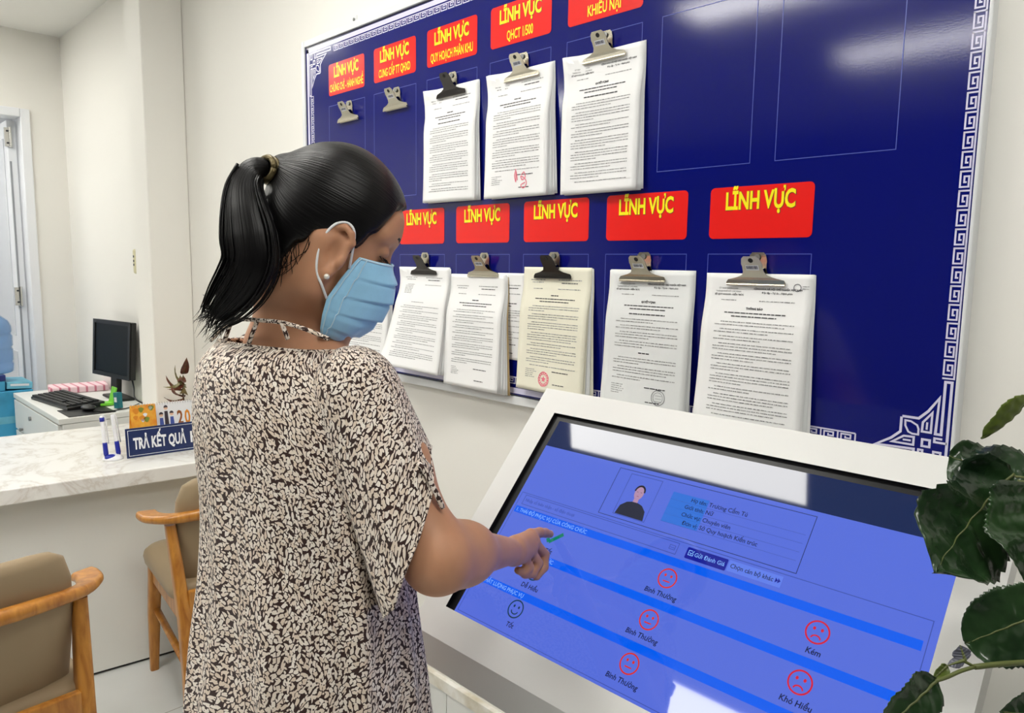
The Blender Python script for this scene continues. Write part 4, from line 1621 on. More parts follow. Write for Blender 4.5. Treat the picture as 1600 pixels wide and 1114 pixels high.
# skull, face, jaw
B.append(el(hd(-.012, 0, .038), (.094, .074, .086), HA, .01))
B.append(el(hd(.030, 0, -.015), (.062, .062, .085), HA, .02))
B.append(rc(hd(.070, 0, -.098), hd(.066, 0, -.080), .022, .030, .02))
for s_ in (-1, 1):
    B.append(rc(hd(.066, s_ * .010, -.098), hd(.010, s_ * .050, -.062), .018, .022, .025))
    B.append(rc(hd(.010, s_ * .052, -.062), hd(.0, s_ * .062, .0), .020, .022, .02))
    B.append(el(hd(.058, s_ * .034, -.022), (.020, .020, .020), HA, .02))
    B.append(rc(hd(.078, s_ * .012, .046), hd(.064, s_ * .046, .046), .012, .012, .015))
B.append(el(hd(.066, 0, .062), (.026, .052, .036), HA, .02))
B.append(rc(hd(.082, 0, .034), hd(.104, 0, -.022), .007, .011, .010))
B.append(rc(hd(.084, 0, -.052), hd(.083, 0, -.064), .014, .012, .012))
for s_ in (-1, 1):
    B.append(el(hd(.091, s_ * .032, .027), (.014, .017, .011), HA, .008, True))
    B.append(el(hd(.075, s_ * .032, .025), (.0125, .0150, .0115), HA, .004))
    B.append(el(hd(.098, s_ * .013, -.024), (.010, .008, .007), HA, .006))
    # ear: rim, bowl and lobe
    EA = np.array([HF * .80 + HS * s_ * .55 * .9, HS * s_ * .80 - HF * .55, HU])
    EA = np.array([v / np.linalg.norm(v) for v in EA])
    ec = hd(.019, s_ * .078, -.009)
    rim = []
    for q in range(11):
        a = math.radians(-70 + q * 28)
        # starts low front, runs over the top and down the back
        rim.append(ec - EA[0] * (.0 + .0165 * math.cos(math.pi - a) * -1) * 1.0 + EA[2] * (.031 * math.sin(a) + .002))
    pts = [ec + EA[0] * x + EA[2] * z + EA[1] * y for x, z, y in
           ((.010, .012, -.004), (.015, .022, -.001), (.010, .033, .003), (-.002, .038, .006), (-.013, .034, .007), (-.019, .022, .008), (-.0195, .008, .007), (-.016, -.008, .005), (-.010, -.020, .003), (-.003, -.030, .001))]
    B.append(el(ec + EA[0] * -.003 + EA[1] * -.004, (.019, .007, .034), np.array([EA[0], EA[1], EA[2]]), .006))
    B.append(el(ec + EA[0] * .002 + EA[1] * .009, (.011, .010, .022), np.array([EA[0], EA[1], EA[2]]), .004, True))
    for a, b in zip(pts[:-1], pts[1:]):
        B.append(rc(a, b, .0047, .0047, .003))
    B.append(el(ec + EA[0] * .001 + EA[2] * -.031 + EA[1] * .000, (.008, .0045, .010), np.array([EA[0], EA[1], EA[2]]), .005))
    B.append(rc(ec + EA[0] * .012 + EA[2] * -.004, ec + EA[0] * .011 + EA[2] * -.012, .005, .005, .004))
# neck and trunk
B.append(rc(hd(-.028, 0, -.045), NECK + FA * .012, .057, .060, .03))
B.append(rc(hd(.0, 0, -.07), NECK + FA * .035, .045, .050, .03))
for S_, sg in ((RSH, 1), (LSH, -1)):
    B.append(rc(NECK + np.array([0, 0, -.030]) + LR * sg * .03, S_ + LR * sg * -.02 + np.array([0, 0, -.012]), .050, .044, .04))
mid = (RSH + LSH) / 2
for z, w, b in ((-.07, .075, .080), (-.14, .070, .082), (-.24, .064, .080), (-.34, .062, .080), (-.44, .070, .088), (-.52, .076, .090)):
    B.append(rc(mid + LR * -w + np.array([0, 0, z]) + FA * .01, mid + LR * w + np.array([0, 0, z]) + FA * .01, b, b, .05))
# right arm
B.append(rc(RSH + LR * -.008 + np.array([0, 0, -.01]), RSH * .55 + ELB * .45, .044, .044, .03))
B.append(rc(RSH * .55 + ELB * .45, ELB, .044, .0375, .03))
fo = WRI - ELB
B.append(rc(ELB, ELB + fo * .30 + np.array([0, 0, .004]), .0385, .0365, .04))
B.append(rc(ELB + fo * .30 + np.array([0, 0, .004]), WRI, .0365, .0195, .04))
ed = (ELB - RSH) / np.linalg.norm(ELB - RSH)
B.append(rc(ELB - fo * .05 + ed * .002, ELB - fo * .02, .028, .032, .02))
# left arm, bent in front of her
LEL = LSH + np.array([.01, .07, -.26])
LWR = LEL + np.array([.03, .09, -.20])
B.append(rc(LSH + LR * .012, LEL, .048, .040, .03))
B.append(rc(LEL, LWR, .041, .024, .03))


def finger(pts, r0, r1, k=.004):
    n = len(pts)
    for i in range(n - 1):
        a = r0 + (r1 - r0) * i / (n - 1)
        b = r0 + (r1 - r0) * (i + 1) / (n - 1)
        B.append(rc(pts[i], pts[i + 1], a, b, k))


# right hand: the index finger reaches the glass, the others curl under
TIPD = 1.2985
I_M, I_P, I_D, I_T = px(829, 835, 1.228), px(843, 832, 1.256), px(852, 832.5, 1.276), px(859.5, 834.5, TIPD - .006)
finger([px(806, 851, 1.175), I_M], .0135, .0095, .012)
finger([I_M, I_P, I_D, I_T], .0094, .0070)
M_M, M_P, M_D, M_T = px(835, 847, 1.222), px(851, 866, 1.245), px(850, 886, 1.240), px(838, 901, 1.226)
finger([px(806, 858, 1.172), M_M], .0142, .0100, .012)
finger([M_M, M_P, M_D, M_T], .0088, .0070)
R_M, R_P, R_D, R_T = px(829, 860, 1.208), px(841, 880, 1.222), px(832, 896, 1.214), px(820, 898, 1.200)
finger([px(804, 866, 1.168), R_M], .0138, .0098, .012)
finger([R_M, R_P, R_D, R_T], .0086, .0070)
K_M, K_P, K_D, K_T = px(818, 870, 1.193), px(827, 886, 1.202), px(818, 894, 1.196), px(809, 891, 1.186)
finger([px(801, 869, 1.166), K_M], .0130, .0090, .012)
finger([K_M, K_P, K_D, K_T], .0082, .0066)
# thumb on the far side of the palm, tucked in under the index
T0, T1, T2, T3 = px(800, 852, 1.195), px(812, 850, 1.228), px(826, 856, 1.250), px(834, 864, 1.262)
finger([T0, T1], .0135, .0110, .012)
finger([T1, T2, T3], .0104, .0080)
# left hand, relaxed
lf_ = (LWR - LEL) / np.linalg.norm(LWR - LEL)
ls_ = np.cross(lf_, (0, 0, 1)); ls_ /= np.linalg.norm(ls_)
for k, (o_, ln) in enumerate(((-.026, .062), (-.009, .072), (.009, .068), (.026, .052))):
    kn = LWR + lf_ * .085 + ls_ * o_
    finger([LWR + ls_ * o_ * .5, kn], .014, .0105, .012)
    finger([kn, kn + lf_ * ln * .5 + np.array([0, 0, -.008]), kn + lf_ * ln * .85 + np.array([0, 0, -.028])], .0092, .0072)
finger([LWR + lf_ * .02 - ls_ * .02, LWR + lf_ * .05 - ls_ * .046, LWR + lf_ * .082 - ls_ * .052], .012, .0085, .008)

M_NAIL = mat('finger_nail', (222, 176, 156), 0.3)
M_LASH = mat('lash_hair', (14, 12, 12), .6)
sdf_object('body', B, (-1.32, .28, .70), (-.60, 1.02, 1.68), .0032, M_SKIN, woman, smooth_it=1)
body = woman.children[0]

# --- hair drawn back to the tie
TIE = (-.112, 0, .066)
HLF = [(-.13, -.16), (-.075, -.105), (-.060, -.088), (-.044, -.045), (-.020, .000), (-.004, .020), (.012, .033), (.026, .033), (.036, .010), (.046, .020), (.058, .068), (.068, .092), (.080, .098), (.12, .10)]
hx_, hy_ = [a for a, _ in HLF], [b for _, b in HLF]
Hp = [el(hd(-.007, 0, .047), (.0955, .0845, .1005), HA, .01),
      el(hd(-.043, 0, -.01), (.058, .066, .078), HA, .03),
      el(hd(.030, 0, .066), (.058, .070, .052), HA, .03),
      rc(hd(-.070, 0, .065), hd(-.100, 0, .066), .040, .016, .03),
      rc(hd(-.035, 0, -.07), hd(-.055, 0, -.105), .048, .040, .03)]
for s_ in (-1, 1):
    Hp.append(rc(hd(.034, s_ * .060, .040), hd(.036, s_ * .064, .014), .014, .009, .015))


def hair_cut(P, D):
    q = P - HC
    f_, u_, s_ = q @ HF, q @ HU, np.abs(q @ HS)
    n_ = .0035 * np.sin(f_ * 310 + s_ * 90) + .003 * np.sin(s_ * 260 + 2)
    hl = np.interp(f_ + n_ * .5, hx_, hy_) + n_ - .10 * np.clip(s_ - .0, 0, .02) * (f_ > .05)
    c = (hl - u_) * .62
    h_ = np.clip(.5 - .5 * (D - c) / .006, 0, 1)
    return np.maximum(D, c) + 0 * h_


hair, HV = sdf_object('hair', Hp, HC - .17, HC + .17, .003, M_HAIRM, woman, extra=hair_cut, smooth_it=3)
hair['label'] = 'black hair pulled back into a ponytail'
# strands run towards the tie: u around it, v along
q = HV - hd(*TIE)
uu = np.arctan2(q @ HS, q @ HU) * .09
vv = np.sqrt((q * q).sum(1))
lay = hair.data.uv_layers.new(name='UVMap')
vi = np.zeros(len(hair.data.loops), int); hair.data.loops.foreach_get('vertex_index', vi)
lay.data.foreach_set('uv', np.stack([uu[vi], vv[vi]], 1).ravel())

# ponytail: a thick sheaf that arches out of the tie and falls behind the neck
PT = [px(446, 276, 1.060), px(431, 270, 1.045), px(410, 262, 1.03), px(392, 268, 1.02), px(382, 292, 1.01), px(384, 328, 1.0), px(391, 370, .995), px(394, 408, .995), px(380, 442, 1.0), px(357, 472, 1.005), px(336, 494, 1.01)]
PR = [.013, .0125, .014, .018, .022, .029, .035, .035, .030, .021, .008]
path = catmull(PT, 6)
rad = [float(np.interp(i / 6, range(len(PR)), PR)) for i in range(len(path))]
f = MB()
rings = []
sv = FWD * -1.0
for i, p in enumerate(path):
    d_ = path[min(i + 1, len(path) - 1)] - path[max(i - 1, 0)]
    d_ /= np.linalg.norm(d_)
    a_ = np.cross(d_, sv); a_ /= np.linalg.norm(a_)
    b_2 = np.cross(a_, d_)
    rings.append([p + rad[i] * ((1 + .05 * math.sin(5 * t + i * .15)) * math.cos(t) * a_ + .62 * math.sin(t) * b_2) for t in [2 * math.pi * k / 36 for k in range(36)]])
seg = [0]
for i in range(1, len(path)):
    seg.append(seg[-1] + float(np.linalg.norm(path[i] - path[i - 1])))
f.loft(rings, 0, True, (True, True), lambda a, b: (b / 36 * .19, seg[a]))
rr = random.Random(8)
# loose locks that make up the uneven ends and the outer edge
for k in range(120):
    off = np.array([rr.gauss(0, 1), rr.gauss(0, .6)])
    end = rr.uniform(.80, 1.12)
    pts = []
    for i in range(3, len(PT)):
        t = i / (len(PT) - 1)
        d_ = PT[min(i + 1, len(PT) - 1)] - PT[i - 1]
        d_ = d_ / np.linalg.norm(d_)
        a_ = np.cross(d_, sv); a_ /= np.linalg.norm(a_)
        sp_ = PR[i] * .78 + .010 * max(0, t - .7) / .3
        pts.append(PT[i] + a_ * np.clip(off[0], -1.25, 1.25) * sp_ + sv * np.clip(off[1], -1, 1) * sp_ * .7)
    tail = pts[-1] - pts[-2]
    pts.append(pts[-1] + tail * (end - .75) * 2.4 + RGT * rr.uniform(-.012, .010) + np.array([0, 0, rr.uniform(-.018, .008)]))
    c_ = catmull(pts, 4)
    w = rr.uniform(.0009, .0022)
    f.tube(c_, [w * (1 - .9 * (i / (len(c_) - 1)) ** 3) for i in range(len(c_))], 5, uv=True)
# a wisp parted from the sheaf on the left
for k in range(14):
    o1 = rr.uniform(-3, 3); o2 = rr.uniform(-4, 4)
    c_ = catmull([px(372 + o1, 285, 1.0), px(358 + o1, 340, .99), px(354 + o2, 395, .99), px(345 + o2, 430, 1.0), px(330 + o2, 455 + rr.uniform(-6, 8), 1.01), px(318 + o2, 466 + rr.uniform(-8, 8), 1.02)], 4)
    f.tube(c_, [.0009 * (1 - .85 * i / (len(c_) - 1)) for i in range(len(c_))], 4, uv=True)
pony = f.build('ponytail', M_HAIRM, hair, smooth=True)
# baby hairs at the nape and before the ear
f = MB()
for k in range(34):
    t = rr.random()
    f0 = -.062 + .045 * t
    u0 = float(np.interp(f0, hx_, hy_)) + .004
    s0 = .060 + .008 * t
    l = rr.uniform(.02, .055)
    P0 = hd(f0, s0 + .004, u0)
    f.tube(catmull([P0, hd(f0 + .006 + rr.uniform(-.006, .006), s0 + .006, u0 - l * .5), hd(f0 + .004 + rr.uniform(-.012, .014), s0 + .001, u0 - l)], 4), [.0006] * 8 + [.0002], 4)
for k in range(16):
    f0 = .022 + rr.uniform(-.006, .014)
    l = rr.uniform(.03, .07)
    f.tube(catmull([hd(f0, .069, .03), hd(f0 + .004, .070, .03 - l * .4), hd(f0 - .002 + rr.uniform(-.006, .008), .066, .03 - l * .8), hd(f0 - .008, .064, .03 - l)], 4), [.0007] * 12 + [.0002], 4)
f.build('wisps', M_HAIRM, hair)
M_TIE = mat('bronze_hair_tie', (104, 92, 62), .35, metal=.6, bump=(260, .6, .002))
f = MB()
td = PT[0] - PT[1]; td /= np.linalg.norm(td)
c0 = PT[1] * .75 + PT[2] * .25
for k in range(4):
    cc = c0 + td * (-.012 + .008 * k)
    _, a_, b_2 = perp(td)
    f.tube([cc + (a_ * math.cos(t) + b_2 * math.sin(t)) * .0165 for t in [2 * math.pi * q / 20 for q in range(21)]], .0044, 8)
f.build('hair_tie', M_TIE, hair, smooth=True)['label'] = 'patterned bronze hair tie'
f = MB(); f.ell(hd(.0215, .086, -.043), (.004, .004, .004)); f.build('earring', mat('pearl_stud', (240, 236, 226), .15, metal=.4), woman, smooth=True)
f = MB()
for s_ in (-1, 1):
    f.tube(catmull([hd(.091, s_ * .014, .046), hd(.090, s_ * .028, .053), hd(.078, s_ * .046, .048)], 5), [.0016, .0026, .003, .003, .003, .0028, .0026, .0022, .0018, .0012, .001], 6)
f.build('eyebrows', M_LASH, woman)
f = MB()
for s_ in (-1, 1):
    for k in range(9):
        t = k / 8 - .5
        a = hd(.0875 - .012 * t * t * 4, s_ * (.032 + .024 * t), .0175)
        f.tube([a, a + HF * .006 - HU * .004, a + HF * .010 - HU * .003], [.0006, .0005, .0002], 4)
f.build('eyelashes', M_LASH, woman)
# finger nail of the pointing finger
f = MB(); nd = I_T - I_D; nd /= np.linalg.norm(nd); nu_ = UPV - nd * (UPV @ nd); nu_ /= np.linalg.norm(nu_)
f.ell(I_T + nu_ * .0052 - nd * .001, (.0062, .0046, .0016), np.array([nd, np.cross(nu_, nd), nu_]), 12, 6)
f.build('finger_nail', M_NAIL, woman, smooth=True)

# --- mask
M_MASK = mat('blue_mask_fabric', (160, 216, 250), .7, sheen=.2, bump=(600, .2, .0004), var=(60, .06))
M_LOOP = mat('white_elastic', (236, 238, 240), .7)
MT = [0, .06, .25, .5, .75, .93, 1.0]
MID_F = [.0995, .104, .122, .126, .116, .092, .080]; MID_U = [.018, .010, -.012, -.042, -.082, -.112, -.121]
EDG_F = [.050, .047, .040, .035, .040, .046, .050]; EDG_U = [.002, -.006, -.036, -.070, -.094, -.112, -.119]
HWID = [.062, .065, .0695, .0705, .069, .064, .060]


def mask_pt(s_, t):
    ip = lambda q: float(np.interp(t, MT, q))
    a = abs(s_)
    w1, w2 = a ** 3.4, a ** 2.2
    f_ = ip(MID_F) * (1 - w1) + ip(EDG_F) * w1
    up = ip(MID_U) * (1 - w2) + ip(EDG_U) * w2
    plt_ = .0065 * (((t * 4.5) % 1.0) - .5) * (1 - a ** 6) * (1 if .1 < t < .93 else 0)
    cr = .0035 * math.sin(s_ * 11 + t * 7) * t * (1 - a ** 4)
    return hd(f_ + plt_ + cr, s_ * ip(HWID), up)


f = MB()
f.grid(lambda a, b: mask_pt(a * 2 - 1, b), 36, 54)
mask = f.build('face_mask', M_MASK, woman, smooth=True, solid=.0016)
mask['label'] = 'pale blue pleated surgical mask'
for s_ in (-1, 1):
    ec = hd(.019, s_ * .078, -.009)
    e_ = lambda f_, u_, o_: ec + HF * f_ + HU * u_ + HS * s_ * o_
    f = MB()
    f.tube(catmull([mask_pt(s_, .14), (mask_pt(s_, .14) + e_(.010, .038, .004)) / 2 + HS * s_ * .005, e_(.008, .038, .003), e_(-.006, .044, .004), e_(-.019, .034, .004), e_(-.0245, .012, .002), e_(-.021, -.012, .001), e_(-.012, -.034, -.001), (mask_pt(s_, .5) + e_(-.012, -.034, -.001)) / 2 + HS * s_ * .004, mask_pt(s_, .5)], 5), .0019, 7)
    f.build('ear_loop', M_LOOP, mask, smooth=True)
f = MB()
stroke_pts = [mask_pt(a, .015) for a in np.linspace(-1, 1, 25)]
f.tube([p + HF * .001 for p in stroke_pts], .0018, 6)
f.build('top_seam', mat('mask_seam', (196, 226, 244), .7), mask, smooth=True)
for s_ in (-1, 1):
    f = MB()
    for o_ in (.93, .985):
        f.tube([mask_pt(s_ * o_, t) + HS * s_ * .0012 + HF * .0012 for t in np.linspace(0, 1, 30)], .0009, 5)
    f.build('side_seam', MATS['mask_seam'], mask, smooth=True)

# --- patterned fabric


def leaf_fabric():
    m = bpy.data.materials.new('leaf_print_fabric')
    m.use_nodes = True
    nt = m.node_tree
    b = nt.nodes['Principled BSDF']
    b.inputs['Roughness'].default_value = .75
    b.inputs['Specular IOR Level'].default_value = .2
    b.inputs['Sheen Weight'].default_value = .15
    N = nt.nodes.new
    K = nt.links.new
    uv = N('ShaderNodeUVMap')

    def math_(op, a, b_=None, c=None):
        n = N('ShaderNodeMath'); n.operation = op
        for i, v in enumerate((a, b_, c)):
            if v is None:
                continue
            if isinstance(v, (int, float)):
                n.inputs[i].default_value = v
            else:
                K(v, n.inputs[i])
        return n.outputs[0]

    def layer(scale, ofs, L, Wd, gap):
        mp = N('ShaderNodeMapping'); mp.inputs['Scale'].default_value = (scale, scale, 1); mp.inputs['Location'].default_value = (ofs, ofs * .7, 0)
        K(uv.outputs['UV'], mp.inputs['Vector'])
        v = N('ShaderNodeTexVoronoi'); v.voronoi_dimensions = '2D'; v.inputs['Scale'].default_value = 1.0
        K(mp.outputs['Vector'], v.inputs['Vector'])
        e = N('ShaderNodeTexVoronoi'); e.voronoi_dimensions = '2D'; e.feature = 'DISTANCE_TO_EDGE'; e.inputs['Scale'].default_value = 1.0
        K(mp.outputs['Vector'], e.inputs['Vector'])
        sb = N('ShaderNodeVectorMath'); sb.operation = 'SUBTRACT'
        K(mp.outputs['Vector'], sb.inputs[0]); K(v.outputs['Position'], sb.inputs[1])
        # neighbouring leaves roughly share a direction that drifts over the cloth
        nz = N('ShaderNodeTexNoise'); nz.noise_dimensions = '2D'; nz.inputs['Scale'].default_value = .16; nz.inputs['Detail'].default_value = 0
        K(v.outputs['Position'], nz.inputs['Vector'])
        sc_ = N('ShaderNodeSeparateColor'); K(v.outputs['Color'], sc_.inputs[0])
        ang = math_('ADD', math_('MULTIPLY', nz.outputs['Fac'], 5.0), math_('MULTIPLY', sc_.outputs[0], 1.9))
        ca, sa = math_('COSINE', ang), math_('SINE', ang)
        sx = N('ShaderNodeSeparateXYZ'); K(sb.outputs[0], sx.inputs[0])
        x = math_('ADD', math_('MULTIPLY', sx.outputs[0], ca), math_('MULTIPLY', sx.outputs[1], sa))
        y = math_('SUBTRACT', math_('MULTIPLY', sx.outputs[1], ca), math_('MULTIPLY', sx.outputs[0], sa))
        xn = math_('DIVIDE', x, L)
        prof_ = math_('MULTIPLY', math_('SUBTRACT', 1.0, math_('MULTIPLY', xn, xn)), math_('SUBTRACT', Wd, math_('MULTIPLY', xn, Wd * .35)))
        inside = math_('SUBTRACT', prof_, math_('ABSOLUTE', y))
        both = math_('MINIMUM', inside, math_('SUBTRACT', e.outputs['Distance'], gap))
        return math_('GREATER_THAN', both, 0.0), sc_.outputs[1]
    l1, c1 = layer(112.0, 0.0, .86, .29, .075)
    l2, c2 = layer(148.0, 7.3, .66, .20, .08)
    both = math_('MAXIMUM', l1, l2)
    mx = N('ShaderNodeMix'); mx.data_type = 'RGBA'
    mx.inputs[6].default_value = lin((56, 37, 34)); mx.inputs[7].default_value = lin((226, 212, 196))
    K(both, mx.inputs[0])
    tint = N('ShaderNodeMix'); tint.data_type = 'RGBA'
    tint.inputs[6].default_value = lin((238, 229, 219)); tint.inputs[7].default_value = lin((220, 202, 184))
    K(c1, tint.inputs[0]); K(tint.outputs[2], mx.inputs[7])
    K(mx.outputs[2], b.inputs['Base Color'])
    return m


M_FAB = leaf_fabric()
# rows of the blouse: z, centre x/y offset, half width, back depth, front depth, squareness
ctr = lambda z: np.array([np.interp(z, [.78, 1.0, 1.15, 1.30, 1.38], [-.950, -.962, -.978, -1.010, -1.028]),
                          np.interp(z, [.78, 1.0, 1.15, 1.30, 1.38], [.513, .520, .526, .526, .519]), 0])
ROWS = [  # z back, z side, z front, half width, back, front
    (1.362, 1.358, 1.318, .116, .060, .080), (1.359, 1.353, 1.314, .120, .066, .086), (1.348, 1.342, 1.302, .130, .080, .096), (1.332, 1.326, 1.282, .147, .093, .104), (1.310, 1.302, 1.258, .158, .103, .112),
    (1.280, 1.274, 1.235, .164, .109, .118), (1.24, 1.235, 1.21, .167, .113, .122), (1.18, 1.175, 1.17, .168, .115, .125), (1.10, 1.10, 1.10, .168, .116, .126), (1.02, 1.02, 1.02, .175, .120, .130),
    (.94, .94, .94, .182, .126, .136), (.87, .87, .87, .189, .132, .142), (.82, .815, .82, .195, .138, .146), (.798, .790, .795, .197, .141, .148)]


def row_at(t):
    i = t * (len(ROWS) - 1)
    j = min(int(i), len(ROWS) - 2)
    # smooth interpolation between rows
    R = np.array(ROWS)
    P = [R[max(j - 1, 0)], R[j], R[j + 1], R[min(j + 2, len(ROWS) - 1)]]
    q = i - j
    return .5 * ((2 * P[1]) + (-P[0] + P[2]) * q + (2 * P[0] - 5 * P[1] + 4 * P[2] - P[3]) * q * q + (-P[0] + 3 * P[1] - 3 * P[2] + P[3]) * q ** 3)


def blouse_pt(t, a):
    zb, zs, zf, w, bk, fr_ = row_at(t)
    c_, s_ = math.cos(a), math.sin(a)          # a = 0 right side, +90 front
    x = w * math.copysign(abs(c_) ** .85, c_)
    dep = fr_ if s_ > 0 else bk
    y = dep * math.copysign(abs(s_) ** .85, s_)
    z = zs + (zf - zs) * max(0, s_) ** 1.5 + (zb - zs) * max(0, -s_) ** 1.5
    k = max(0, (1.30 - z) / .5)
    fold = k * (.0065 * math.sin(7 * a + 1.0 + 2.2 * z) + .0045 * math.sin(13 * a + 4 * z + .5) + .003 * math.sin(21 * a - 6 * z))
    fold += .0025 * math.sin(5 * a + 20 * z) * min(1, k + .2)
    n_ = np.array([c_, s_]); n_ = n_ / np.linalg.norm(n_)
    x += n_[0] * fold; y += n_[1] * fold
    zw = z + (.006 * math.sin(5 * a + .4) if t > .97 else 0)
    return ctr(z) + LR * x + FA * y + np.array([0, 0, zw])


f = MB()
NA, NT = 128, 96
f.loft([[blouse_pt(i / NT, 2 * math.pi * k / NA) for k in range(NA)] for i in range(NT + 1)], 0, True, (False, False),
       lambda a, b: (b / NA * 1.16 + .03 * math.sin(a / NT * 7), blouse_pt(min(a, NT) / NT, -math.pi / 2)[2] * 1.0))
blouse = f.build('blouse', M_FAB, woman, smooth=True, solid=.0012)
blouse['label'] = 'loose blouse printed with small cream leaves on dark brown'
# neckline binding and the strap lattice across the bare upper back
f = MB()
f.tube([blouse_pt(0, 2 * math.pi * k / 64) for k in range(65)], .0028, 6, uv=True)
f.build('neck_binding', M_FAB, blouse, smooth=True)


def back_pt(k, z_):
    return k


SA = [px(330, 532, 1.118), px(347, 512, 1.085), px(362, 500, 1.055), px(385, 499, 1.04), px(412, 501, 1.022), px(440, 504, 1.005), px(470, 512, .990), px(496, 522, .985), px(514, 530, .985)]
f = MB(); f.tube(catmull(SA, 5), .0030, 7, uv=True); f.build('collar_strap', M_FAB, blouse, smooth=True)
for a, b in (((362, 500, 1.055), (350, 534, 1.062)), ((402, 500, 1.027), (388, 538, 1.036)), ((440, 504, 1.004), (450, 530, 1.005))):
    m_ = px((a[0] + b[0]) / 2, (a[1] + b[1]) / 2, (a[2] + b[2]) / 2 - .003)
    f = MB(); f.tube(catmull([px(*a), m_, px(*b)], 4), .0032, 7, uv=True); f.build('back_strap', M_FAB, blouse, smooth=True)


def sleeve(S_, E_, lens, cam_side, name):
    ax_ = (E_ - S_) / np.linalg.norm(E_ - S_)
    c1 = cam_side - ax_ * (cam_side @ ax_); c1 /= np.linalg.norm(c1)      # outward, towards the viewer side
    e1 = np.cross(ax_, c1)
    if e1 @ RGT < 0:
        e1 = -e1
    f = MB()
    na, ntt = 72, 44
    th = [a[0] for a in lens]; ln = [a[1] for a in lens]
    rows = []
    for i in range(ntt + 1):
        t = i / ntt
        ring = []
        for k in range(na):
            a = 2 * math.pi * k / na
            deg = math.degrees(a)
            Lk = float(np.interp(deg if deg <= 360 else deg - 360, th, ln))
            s0 = -.058
            l = s0 + (Lk - s0) * t
            r0 = .060 * math.sqrt(max(.0, 1 - ((min(l, 0.01) - .01) / .069) ** 2)) if l < .01 else .060 + .060 * l
            r = max(.004, r0) * (1 + .045 * math.sin(3 * a + 9 * l) * min(1, max(0, l) * 8) + .03 * math.sin(7 * a + 3) * min(1, max(0, l) * 5))
            ring.append(S_ + ax_ * l + (c1 * math.cos(a) * 1.0 + e1 * math.sin(a)) * r + np.array([0, 0, -.010 * max(0, l) * 3]))
        rows.append(ring)
    f.loft(rows, 0, True, (True, False), lambda a, b: (b / na * .50, a / ntt * .30 + .37))
    o = f.build(name, M_FAB, blouse, smooth=True, solid=.0012)
    f = MB(); f.tube(rows[-1] + [rows[-1][0]], .0020, 6, uv=True); f.build('sleeve_hem', M_FAB, o, smooth=True)
    return o, rows


TOV = (CAM - RSH) / np.linalg.norm(CAM - RSH)
LENS = [(0, .215), (40, .160), (75, .115), (110, .105), (150, .12), (190, .18), (235, .255), (275, .290), (315, .275), (360, .215)]
slv, srow = sleeve(RSH + LR * -.006 + np.array([0, 0, .004]), ELB + LR * -.03, LENS, TOV, 'sleeve')
sleeve(LSH + LR * .006 + np.array([0, 0, .004]), LEL, [(0, .22), (360, .22)], -TOV, 'sleeve')
f = MB(); f.tube(catmull([px(648, 722, .955), px(660, 730, .945), px(672, 752, .945), px(684, 776, .945), px(692, 794, .948)], 5), [.0038] * 20 + [.003], 7, uv=True); f.build('sleeve_tie', M_FAB, slv, smooth=True)

# --- trousers and shoes, below the picture
M_TRO = mat('dark_trousers', (44, 42, 48), .8)
M_SHOE = mat('black_shoe', (24, 22, 22), .4)
f = MB()
hip = ctr(.8)
f.loft([[hip + LR * .130 * k * math.cos(a) + FA * .088 * k * math.sin(a) + np.array([0, 0, z]) for a in [2 * math.pi * q / 32 for q in range(32)]] for z, k in ((1.0, .92), (.9, 1.0), (.80, 1.06), (.70, 1.0))])
trs = f.build('trousers', M_TRO, woman, smooth=True)
for sg in (-1, 1):
    f = MB()
    c0 = hip + LR * sg * .070
    f.loft([[c0 + LR * (r * math.cos(a) + sg * (.76 - z) * .02) + FA * r * 1.05 * math.sin(a) + np.array([0, 0, z]) for a in [2 * math.pi * q / 28 for q in range(28)]] for z, r in ((.78, .070), (.62, .076), (.45, .068), (.25, .062), (.07, .060))])
    f.build('trouser_leg', M_TRO, trs, smooth=True)
    f = MB()
    s0 = c0 + LR * sg * .012
    f.loft([[s0 + LR * w * math.cos(a) + FA * (fo_ + ln * math.sin(a)) + np.array([0, 0, z]) for a in [2 * math.pi * q / 24 for q in range(24)]] for z, w, ln, fo_ in ((0, .040, .118, .05), (.012, .044, .122, .05), (.03, .043, .118, .048), (.055, .038, .085, .02), (.085, .036, .055, -.005))])
    f.build('shoe', M_SHOE, woman, smooth=True)

# ------------------------------------------------------------------ plants
def leaf_mat(name, c1, c2, rough=.3):
    m = bpy.data.materials.new(name)
    m.use_nodes = True
    nt = m.node_tree
    b = nt.nodes['Principled BSDF']
    b.inputs['Roughness'].default_value = rough
    b.inputs['Specular IOR Level'].default_value = .45
    tc = nt.nodes.new('ShaderNodeTexCoord')
    n = nt.nodes.new('ShaderNodeTexNoise'); n.inputs['Scale'].default_value = 16; n.inputs['Detail'].default_value = 4
    nt.links.new(tc.outputs['Object'], n.inputs['Vector'])
    r = nt.nodes.new('ShaderNodeValToRGB')
    r.color_ramp.elements[0].position = .35; r.color_ramp.elements[0].color = lin(c1)
    r.color_ramp.elements[1].position = .7; r.color_ramp.elements[1].color = lin(c2)
    nt.links.new(n.outputs['Fac'], r.inputs['Fac']); nt.links.new(r.outputs['Color'], b.inputs['Base Color'])
    bp = nt.nodes.new('ShaderNodeBump'); bp.inputs['Strength'].default_value = .5; bp.inputs['Distance'].default_value = .012
    n2 = nt.nodes.new('ShaderNodeTexNoise'); n2.inputs['Scale'].default_value = 38
    nt.links.new(tc.outputs['Object'], n2.inputs['Vector']); nt.links.new(n2.outputs['Fac'], bp.inputs['Height']); nt.links.new(bp.outputs['Normal'], b.inputs['Normal'])
    return m


